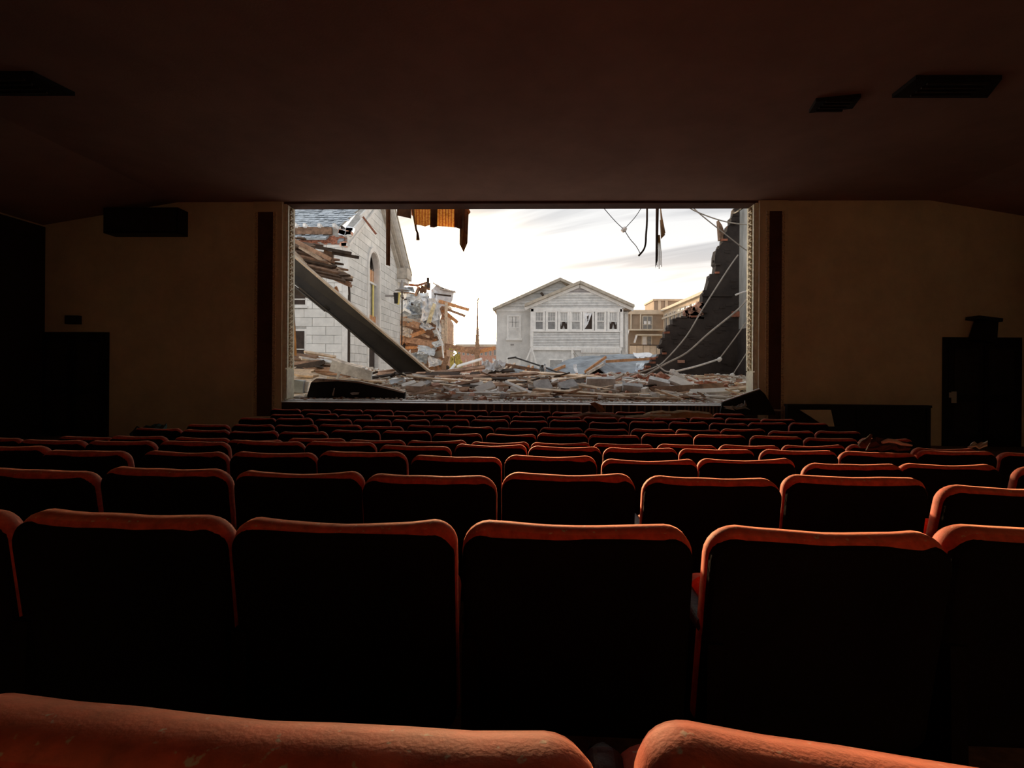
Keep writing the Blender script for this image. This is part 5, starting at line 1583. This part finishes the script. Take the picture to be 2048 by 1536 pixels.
# ------------------------------------------------------------------ scattered planks, slabs, blocks, bricks and scraps
def piece(o, colour, noun, state, p, px, cat, group):
    o['category'], o['group'] = cat, group
    AUTO.append((o, f'{colour} {noun} {state} {depthword(p.y)} {zone(px)}', p.x))
    return o
rr = random.Random(11)
MATW = {'wood_old': 'brown', 'wood_pale': 'pale tan', 'wood_grey': 'grey', 'wood_dark': 'dark', 'wood_orange': 'orange'}
PLANKS = [  # px, py, length, width, yaw, pitch, roll, material : read off the photo
    (600, 716, 1.2, .18, .1, .10, .4, 'wood_old'), (618, 713, .9, .14, -.2, .12, .2, 'wood_pale'), (640, 716, 1.0, .12, .3, .16, .5, 'wood_pale'), (612, 724, 1.3, .22, -.1, .08, .6, 'wood_old'),
    (628, 728, 1.0, .16, .4, .18, .4, 'wood_grey'), (652, 728, .8, .16, -.3, .2, .3, 'slab'), (640, 734, 1.1, .12, .2, .05, .2, 'wood_old'), (600, 735, 1.4, .2, .5, -.12, .5, 'wood_old'), (620, 740, 1.0, .22, .2, -.2, .8, 'wood_dark'),
    (640, 745, 1.2, .18, 0, .05, .7, 'wood_old'), (598, 748, .9, .18, .1, .03, .6, 'wood_pale'), (655, 752, 1.2, .12, -.1, .05, .3, 'wood_old'), (612, 756, .8, .22, .3, .1, .4, 'wood_pale'), (660, 746, .9, .16, .5, .2, .3, 'wood_dark'),
    (690, 762, 1.1, .10, 0, .06, .2, 'wood_pale'), (724, 766, 1.4, .14, .0, .05, .2, 'wood_pale'), (748, 768, 1.0, .10, .2, .06, .2, 'wood_old'), (700, 758, .7, .12, .9, -.3, .3, 'wood_old'), (723, 754, .5, .12, 1.2, .5, .2, 'wood_dark'), (735, 758, .7, .04, .4, -.35, .1, 'wood_dark'),
    (765, 750, 1.3, .10, .3, -.16, .3, 'wood_old'), (785, 757, 1.5, .12, .35, -.14, .4, 'wood_dark'), (770, 745, 1.1, .05, .1, .02, .2, 'wood_grey'), (800, 752, 1.8, .20, .1, -.05, .5, 'wood_old'),
    (850, 752, 2.4, .24, .05, .0, .5, 'wood_dark'), (905, 750, 2.2, .20, .2, -.12, .4, 'wood_old'), (945, 746, 2.4, .22, .2, -.14, .6, 'wood_dark'), (880, 758, 2.8, .16, -.05, .03, .3, 'wood_old'), (930, 757, 2.6, .14, .06, -.04, .3, 'wood_old'),
    (1000, 757, 2.4, .18, .1, -.06, .3, 'wood_old'), (985, 750, 1.6, .18, .15, -.10, .5, 'wood_dark'), (1025, 761, 2.2, .18, -.05, .0, .3, 'wood_dark'), (1070, 765, 2.0, .22, .1, -.04, .2, 'wood_pale'), (1098, 762, 1.4, .12, 0, .0, .2, 'wood_old'),
    (865, 764, 1.5, .18, -.25, .12, .3, 'wood_grey'), (890, 768, 2.8, .08, -.2, .09, .2, 'wood_pale'), (960, 770, 2.6, .12, -.2, .06, .2, 'wood_pale'), (985, 777, 1.2, .20, .2, -.1, .4, 'wood_old'), (925, 777, 1.6, .14, -.1, .05, .4, 'wood_dark'), (865, 773, 1.5, .10, -.2, .08, .2, 'wood_pale'),
    (1122, 755, 2.6, .20, -.15, .06, .2, 'wood_pale'), (1155, 761, 1.2, .10, .3, -.12, .2, 'wood_pale'), (1112, 768, 1.0, .09, .1, 0, .1, 'slab_white'), (1135, 768, 1.6, .24, 0, .0, .4, 'wood_dark'), (1212, 766, 1.5, .12, 0, -.02, .2, 'wood_pale'), (1180, 764, .9, .12, .1, .05, .2, 'wood_dark'),
    (1160, 793, 2.6, .24, -.22, .06, .1, 'wood_pale'), (1100, 789, 1.8, .10, .1, -.06, .2, 'wood_pale'), (1240, 799, 3.0, .08, -.04, .02, .1, 'wood_pale'), (1255, 793, 1.1, .10, .05, -.03, .2, 'wood_pale'), (1315, 794, 1.0, .08, .0, .0, .2, 'slab_white'), (1318, 786, 1.4, .18, .5, -.12, .2, 'wood_pale'),
    (1060, 795, 1.1, .06, .1, 0, .2, 'wood_pale'), (1020, 793, 1.0, .07, .25, -.1, .2, 'wood_pale'), (975, 790, .9, .09, .05, 0, .3, 'slab_white'), (920, 790, .9, .07, 0, 0, .2, 'slab_white'), (895, 783, 1.4, .16, 0, 0, .6, 'wood_old'), (850, 785, 1.2, .2, 0, .02, .7, 'wood_old'), (845, 776, 1.0, .1, -.3, .1, .3, 'wood_old'),
    (1080, 780, .9, .1, -.5, .3, .3, 'wood_pale'), (1035, 785, 1.0, .1, -.6, .32, .3, 'slab_white'), (1180, 781, 1.2, .14, -.3, .15, .3, 'wood_pale'), (1285, 770, 1.2, .1, -.2, .12, .2, 'slab_white'), (1292, 777, .8, .08, .2, -.1, .2, 'wood_dark'),
    (1375, 788, 2.2, .22, .12, -.06, .9, 'wood_old'), (1440, 782, 1.4, .16, .0, .0, .3, 'wood_pale'), (1455, 787, 1.5, .12, .25, -.12, .3, 'wood_pale'), (1405, 781, 1.3, .16, -.1, .05, .2, 'wood_pale'), (1420, 797, 1.6, .07, -.08, .03, .1, 'slab_white'), (1470, 783, 1.0, .14, .3, -.15, .3, 'wood_old'), (1350, 797, .9, .06, 0, 0, .2, 'wood_pale'),
    (1210, 797, 1.0, .05, .05, 0, .1, 'wood_pale'), (1130, 800, 1.5, .06, 0, 0, .1, 'slab_white'), (955, 797, 1.2, .05, -.05, 0, .1, 'slab_white'), (870, 797, .9, .06, 0, 0, .1, 'slab_white'),
]
for px, py, L, W, yaw, pit, rol, m in PLANKS:
    p = on(px, py)
    L *= .62 + p.y * .022
    p.z += .03 + W * .25 * abs(math.sin(rol)) + L * .5 * abs(math.sin(pit)) * .6
    o = plank_at(p, L, W, rr.uniform(.03, .06), yaw, pit, rol, m, rr)
    piece(o, MATW.get(m, 'white' if m == 'slab_white' else 'grey'), 'broken plank', 'tilted' if abs(pit) > .13 else 'edge-on' if rol > .55 else 'lying flat', p, px, 'plank', 'broken planks in the stage rubble')
# slabs and blocks: px, py, sx (along), sy, sz, yaw, pitch, roll, material, noun
BLOCKS = [
    (1086, 782, .42, .34, .10, .35, -.12, -.65, 'slab', 'square slab'), (1136, 782, .44, .34, .09, .30, -.25, -.45, 'slab', 'square slab'), (1201, 777, .74, .20, .26, 0, .0, -.25, 'slab', 'long stone block'), (1237, 785, .20, .16, .16, .2, -.1, -.3, 'slab_white', 'small stone block'),
    (1265, 784, .50, .22, .16, -.1, .08, -.35, 'slab', 'wedge stone block'), (1194, 789, .16, .12, .12, .05, 0, 0, 'slab_white', 'cube of stone'), (1318, 776, .54, .28, .15, -.25, .22, -.3, 'slab', 'long stone block'), (1255, 768, .26, .2, .16, .4, 0, -.2, 'slab', 'stone block'),
    (1250, 763, .22, .16, .14, -.3, .2, 0, 'brick_pink', 'pink block'), (1110, 770, .22, .12, .12, .4, -.2, -.3, 'slab_white', 'white block'), (955, 779, .34, .22, .08, .3, -.2, -.5, 'slab_white', 'white slab'), (970, 785, .50, .22, .07, .5, -.35, -.6, 'slab_white', 'white slab'),
    (835, 782, .40, .18, .07, .6, -.4, -.5, 'slab_white', 'white slab'), (818, 776, .36, .14, .08, .5, -.3, -.4, 'slab_white', 'white slab'), (848, 779, .36, .15, .07, .7, -.45, -.4, 'slab', 'grey slab'), (795, 772, .40, .22, .07, .4, -.2, -.5, 'metal', 'metal offcut'), (812, 770, .30, .10, .05, -.6, .4, 0, 'slab_white', 'white slab'),
    (1032, 789, .34, .10, .06, -.7, .45, -.3, 'slab_white', 'white slab'), (1070, 777, .36, .14, .06, .1, 0, -.5, 'slab_white', 'white slab'), (1108, 771, .2, .18, .12, .6, -.4, 0, 'slab_white', 'shell-like plaster lump'), (1362, 780, .62, .24, .13, -.75, .35, -.5, 'slab_white', 'thick white slab'),
    (1420, 790, .95, .20, .08, .08, -.05, -.4, 'slab_white', 'long white slab'), (1395, 792, .50, .14, .07, .02, 0, -.3, 'slab_white', 'white slab'), (1435, 795, .4, .1, .05, .2, 0, 0, 'slab_white', 'white slab'), (1328, 790, .22, .12, .10, .2, 0, 0, 'slab', 'grey block'),
    (1290, 787, .18, .12, .12, .8, -.3, 0, 'slab_white', 'white chunk'), (1218, 770, .12, .12, .1, .3, 0, 0, 'slab_white', 'white chunk'), (1185, 787, .14, .1, .1, 1, 0, 0, 'slab', 'grey chunk'), (1155, 778, .26, .12, .1, -.4, .3, 0, 'wood_orange', 'orange block'), (1125, 772, .2, .14, .12, .2, -.2, 0, 'brick_pink', 'pink block'),
    (1010, 795, .24, .1, .1, .1, 0, 0, 'slab_white', 'white chunk'), (985, 792, .22, .09, .07, 0, 0, 0, 'slab_white', 'white chunk'), (940, 793, .3, .08, .06, 0, 0, 0, 'slab_white', 'white chunk'), (905, 780, .26, .1, .08, .3, -.2, 0, 'slab_white', 'white chunk'), (878, 786, .22, .12, .1, -.3, .1, 0, 'slab', 'grey chunk'),
    (1045, 772, .3, .12, .07, .3, -.1, 0, 'wood_grey', 'grey block'), (1000, 783, .12, .12, .12, .3, 0, 0, 'slab_white', 'white chunk'), (1340, 783, .2, .16, .12, .4, -.2, 0, 'slab', 'grey chunk'), (1465, 790, .2, .12, .08, .2, 0, 0, 'slab_white', 'white chunk'),
    (680, 790, .2, .14, .08, .3, 0, 0, 'slab_white', 'white chunk'), (598, 786, .26, .2, .3, .1, .1, 0, 'metal_dark', 'dented metal box'), (612, 784, .10, .10, .26, .2, .2, 0, 'slab_white', 'white upright shard'), (603, 797, .3, .1, .05, 0, 0, 0, 'slab', 'grey chunk'), (640, 800, .5, .06, .03, 0, 0, 0, 'nosing', 'pale metal strip'),
]
for px, py, sx, sy, sz, yaw, pit, rol, m, noun in BLOCKS:
    p = on(px, py)
    rol = -rol * (1.15 if 'slab' in noun else 1.0)        # the far edge propped up
    k = .72 + p.y * .022
    sx, sy, sz = sx * k, sy * k, sz * k
    p.z += sz * .5 * math.cos(rol) + sy * .35 * abs(math.sin(rol)) + sx * .3 * abs(math.sin(pit))
    o = block_at(p, sx, sy, sz, yaw, pit, rol, m, rr, 'stone_slab' if 'slab' in noun else 'stone_block' if 'stone' in noun or 'chunk' in noun or 'block' in noun else 'wreck_piece')
    o.name = {'dented metal box': 'metal_box', 'metal offcut': 'metal_offcut', 'pale metal strip': 'metal_strip', 'shell-like plaster lump': 'plaster_lump'}.get(noun, o.name)
    cname = 'grey' if m in ('slab', 'metal_dark', 'wood_grey') else ''
    piece(o, cname if cname and not noun.startswith('grey') else 'broken', noun, 'tilted' if abs(pit) > .15 or abs(rol) > .4 else 'lying flat', p, px, 'slab' if 'slab' in noun else 'block' if 'block' in noun or 'chunk' in noun else 'scrap',
          'slabs and blocks in the stage rubble')
slab_px([(1341, 738), (1348, 738), (1383, 766), (1382, 770), (1370, 766), (1340, 744)], 15.4, .10, 'slab_white', 'white_slab', 'long white slab leaning up before the foot of the black brick wall', 'slab', .5)
s = MB().sheet(at(1428, 778, 15.0), at(1466, 778, 15.0), at(1458, 763, 15.4), at(1430, 769, 15.4), 6, 5, .10, 31, .02, .02).build('plaster_sheet', 'slab_white')
tag(s, 'bent white panel with a raised corner below the thin cable and junction box', 'panel')
tag(MB().tube([at(1404, 776, 14.9), at(1406, 768, 14.9), at(1410, 764, 14.9), at(1418, 762, 14.9)], [.05, .05, .07, .05], 6).build('curled_scrap', 'slab_white'), 'curled pale scrap standing in the rubble before the black wall', 'scrap')
tag(MB().tube([at(1408, 797, 12.6), at(1407, 792, 12.6), at(1410, 788, 12.6)], [.02, .03, .02], 6).build('black_stub', 'cable_black'), 'short black cable stub poking up by the long white slab', 'cable')
tag(MB().beam(at(1404, 796, 12.3), at(1449, 803, 11.9), .08, .05).build('white_batten', 'slab_white'), 'white batten running to the stage edge beside the tilted black panel', 'batten')

# bricks
def brick(px, py, yaw, pit, rol, m, scale=1.0, lift=.04, holes=False):
    p = on(px, py, lift)
    mt = lay(p, yaw, pit, rol)
    o = block_at(p, .22 * scale, .10 * scale, .075 * scale, yaw, pit, rol, m, rr, 'brick')
    if holes:
        R3 = mt.to_3x3()
        for e in (-.065, 0, .065):
            c_ = mt @ Vector((e * scale, -.05 * scale, 0))
            MB().box(c_, (.03 * scale, .01, .03 * scale), R3).build('hole_shade', 'hollow', o)  # dark tab painting the shade inside a brick hole
    piece(o, 'red' if m == 'brick_red' else 'pink', 'brick' if not holes else 'cored brick', 'tilted' if abs(pit) > .3 else 'lying', p, px, 'brick', 'loose bricks in the stage rubble')
    return o
for px, py, sc_, holes in ((1233, 752, 1.7, True), (1240, 755, 1.3, False), (1262, 754, 1.6, False), (1272, 757, 1.5, True), (1282, 758, 1.6, False), (1300, 757, 1.8, False), (1310, 755, 1.8, True), (1318, 753, 1.4, False), (1325, 760, 1.8, False), (1333, 758, 1.7, False), (1336, 762, 1.2, False),
                        (1345, 765, 1.4, False), (1350, 763, 1.2, False), (1372, 769, 1.5, False), (1366, 773, 1.3, False), (1395, 772, 1.6, False), (1390, 768, 1.8, False), (1312, 768, 1.8, True), (1300, 765, 1.3, False), (1205, 757, 1.5, False), (1192, 754, 1.3, False), (1255, 760, 1.2, False),
                        (1418, 770, 1.4, False), (1445, 779, 1.5, False), (1452, 784, 1.4, False), (1467, 781, 1.3, False), (1425, 776, 1.2, False), (1380, 765, 1.2, False), (1340, 778, 1.2, False), (1320, 782, 1.2, True)):
    brick(px, py, rr.uniform(-1.4, 1.4), rr.uniform(-.6, .6), rr.uniform(-.6, .6), 'brick_red' if rr.random() < .7 else 'brick_pink', sc_ * .8, .05, holes)
for i in range(46):
    px = rr.uniform(1190, 1490) if rr.random() < .75 else rr.uniform(870, 1190)
    py = rr.uniform(760, 798)
    brick(px, py, rr.uniform(-1.5, 1.5), rr.uniform(-.4, .4), rr.uniform(-.5, .5), rr.choice(['brick_red', 'brick_pink', 'brick_pink']), rr.uniform(.7, 1.1), .03)
# more small laths and lumps so that the heap reads as dense as in the photo
for i in range(150):
    px = rr.uniform(640, 1490)
    py = rr.uniform(752 if px > 760 else 764, 800)
    if px < 812 and py > 763 + (px - 640) * .12:
        continue
    p = on(px, py)
    m = rr.choice(['wood_pale', 'wood_old', 'wood_old', 'wood_grey', 'slab_white', 'wood_dark', 'wood_old'] if px < 1180 else ['wood_pale', 'wood_pale', 'wood_old', 'slab_white', 'wood_grey'])
    L, W = rr.uniform(.35, 1.1), rr.uniform(.04, .12)
    pit = rr.gauss(0, .16)
    p.z += .03 + L * .2 * abs(math.sin(pit))
    o = plank_at(p, L, W, rr.uniform(.02, .05), rr.gauss(0, .5), pit, rr.uniform(-.5, .8), m, rr, 'lath')
    piece(o, MATW.get(m, 'white'), 'lath' if W < .08 else 'short board', 'tilted' if abs(pit) > .15 else 'lying flat', p, px, 'lath' if W < .08 else 'board', 'laths and short boards in the stage rubble')
for i in range(80):
    px, py = rr.uniform(830, 1490), rr.uniform(768, 801)
    p = on(px, py)
    m = rr.choice(['slab_white', 'slab', 'slab_white', 'brick_pink'])
    sz = rr.uniform(.06, .15)
    p.z += sz * .3
    o = block_at(p, sz * rr.uniform(1, 2), sz, sz * .7, rr.uniform(-1.5, 1.5), rr.gauss(0, .3), rr.gauss(0, .3), m, rr, 'plaster_chunk')
    piece(o, {'slab_white': 'white', 'slab': 'grey', 'brick_pink': 'pink'}[m], 'chunk', 'lying', p, px, 'chunk', 'small chunks in the stage rubble')
for i, (px, py, L, an, m) in enumerate(((895, 742, .9, .35, 'foil'), (910, 745, .5, 1.2, 'wood_pale'), (980, 728, .0, 0, 'foil'), (940, 725, 1.6, .3, 'slab_white'), (1003, 741, .9, .2, 'wood_dark'), (925, 738, 1.2, .05, 'foil'), (960, 736, .8, .5, 'wood_pale'), (905, 735, .8, .9, 'foil'))):
    if not L:
        continue
    y = 24.0
    p = at(px, py, y)
    o = plank_at(p, L * .8, .16, .05, .1, -an, .6, m, rr, 'far_board')
    piece(o, 'pale' if m != 'wood_dark' else 'dark', 'board', 'tilted', p, px, 'board', 'boards beyond the stage')

# name the pieces apart: count look-alikes of a zone from the church side
ORD += ['twentieth', 'twenty-first', 'twenty-second', 'twenty-third', 'twenty-fourth', 'twenty-fifth', 'twenty-sixth', 'twenty-seventh', 'twenty-eighth', 'twenty-ninth', 'thirtieth']
byl = {}
for o, l, x in AUTO:
    byl.setdefault(' '.join(l.split()), []).append((x, o))
for l, lst in byl.items():
    lst.sort(key=lambda t: t[0])
    for i, (x, o) in enumerate(lst):
        o['label'] = l if len(lst) == 1 else l + f', {ORD[min(i + 1, 30)]} from church'

# ------------------------------------------------------------------ cloth and litter left on the seats, rest of the hall
def drape(pts, y, th, m, name, label, cat):
    """rumpled cloth lying over seat tops: pixel line of its crest, rear and front drops"""
    P = [at(a, b, y) for a, b in pts]
    mb = MB()
    rings = []
    N_ = len(P) * 3
    for i in range(N_):
        t = i / (N_ - 1) * (len(P) - 1)
        k = min(int(t), len(P) - 2)
        c_ = P[k].lerp(P[k + 1], t - k)
        w_ = noise.noise((i * .8, 2, y))
        rings.append([c_ + Vector((0, -.13 + .02 * w_, -.10 + .03 * w_)), c_ + Vector((0, -.085, -.015 + .02 * w_)), c_ + Vector((0, -.02, .012 + .018 * w_)), c_ + Vector((0, .05, .006)), c_ + Vector((0, .10, -.08))])
    o0 = len(rings[0])
    mb.v = [p for r in rings for p in r] + [p - Vector((0, 0, .012)) for r in rings for p in r]
    n = len(rings) * o0
    for i in range(len(rings) - 1):
        for j in range(o0 - 1):
            a = i * o0 + j
            mb.f.append((a, a + o0, a + o0 + 1, a + 1)); mb.f.append((n + a, n + a + 1, n + a + o0 + 1, n + a + o0))
    return tag(mb.build(name, m), label, cat)
drape([(1108, 839), (1128, 832), (1150, 831), (1172, 826), (1205, 826), (1228, 830), (1250, 833)], 8.62, .02, 'cloth_brown', 'brown_drape', 'rumpled brown cloth over the middle seat tops of the second row from the stage', 'cloth')
drape([(1286, 829), (1305, 824), (1320, 822), (1345, 824), (1362, 821), (1390, 823), (1416, 825), (1424, 831)], 8.98, .02, 'cloth_tan', 'tan_drape', 'long tan dust sheet over the front row seat tops beside the black panel', 'cloth')
drape([(1250, 833), (1280, 831), (1310, 830), (1340, 830)], 8.2, .02, 'cloth_tan', 'tan_scrap', 'shorter tan cloth over the second row behind the long dust sheet', 'cloth')
tag(MB().prism([at(1179, 806, 11.2), at(1191, 804, 11.2), at(1196, 810, 11.2), (at(1209, 826, 11.2)), at(1200, 824, 11.2)], (0, .06, 0)).build('snapped_board', 'wood_old'), 'snapped brown board leaning on the ribbed stage front', 'board')
tag(MB().prism([at(1193, 806, 11.28), at(1204, 810, 11.28), at(1212, 824, 11.28), at(1203, 820, 11.28)], (0, .03, 0)).build('orange_board', 'wood_orange'), 'orange scrap of board behind the snapped board at the stage front', 'board')
s = MB()
yj = 3.9
tag(MB().tube([at(1718, 893, yj), at(1726, 888, yj), at(1736, 880, yj), at(1743, 869, yj)], [.012, .03, .02, .008], 8).build('curled_garment', 'cloth_dark'), 'dark garment with a curled tip on a seat back of the seventh row', 'clothing')
gm = bpy.data.objects['curled_garment']
MB().sheet(at(1736, 896, yj + .02), at(1822, 897, yj + .02), at(1812, 884, yj + .08), at(1742, 876, yj + .08), 8, 5, .05, 3, .03).build('body', 'cloth_dark', gm)
tag(MB().tube([at(1764, 885, yj), at(1776, 881, yj), at(1792, 883, yj), at(1804, 888, yj), at(1824, 891, yj)], [.010, .016, .016, .012, .006], 7).build('grey_glove', 'cloth_grey'), 'pale grey glove-like rag on the dark garment over the seat backs', 'clothing')
tag(MB().sheet(at(1935, 892, yj), at(1975, 893, yj), at(1975, 883, yj + .1), at(1945, 887, yj + .1), 5, 3, .03, 3, .01).build('paper_scrap', 'wood_grey'), 'crumpled grey scrap on a seat back at the wall end of the seventh row', 'scrap')
c_ = SEATS.get((8, -8)) or None
x0_, x1_, z0_, z1_ = R(270, 848, 327, 866, 6.9)
s = thing('teal_bag', ((x0_ + x1_) / 2, 6.9, z0_), 'dark teal bag lying at the church side end of the seats', 'bag')
MB().sheet((x0_, 6.8, z0_), (x1_, 6.8, z0_), (x1_ - .03, 7.0, z1_), (x0_ + .1, 7.0, z1_ - .03), 8, 5, .06, 6, .05).build('body', 'cloth_teal', s)
MB().tube([(x0_ + .05, 6.8, z0_ + .02), (x0_ + .12, 6.78, z1_ - .02), (x0_ + .2, 6.8, z0_ + .03)], .012, 5).build('handle', 'cloth_dark', s)
print('objects', len(bpy.data.objects), 'tris', sum(sum(len(p.vertices) - 2 for p in o.data.polygons) for o in bpy.data.objects if o.type == 'MESH'))
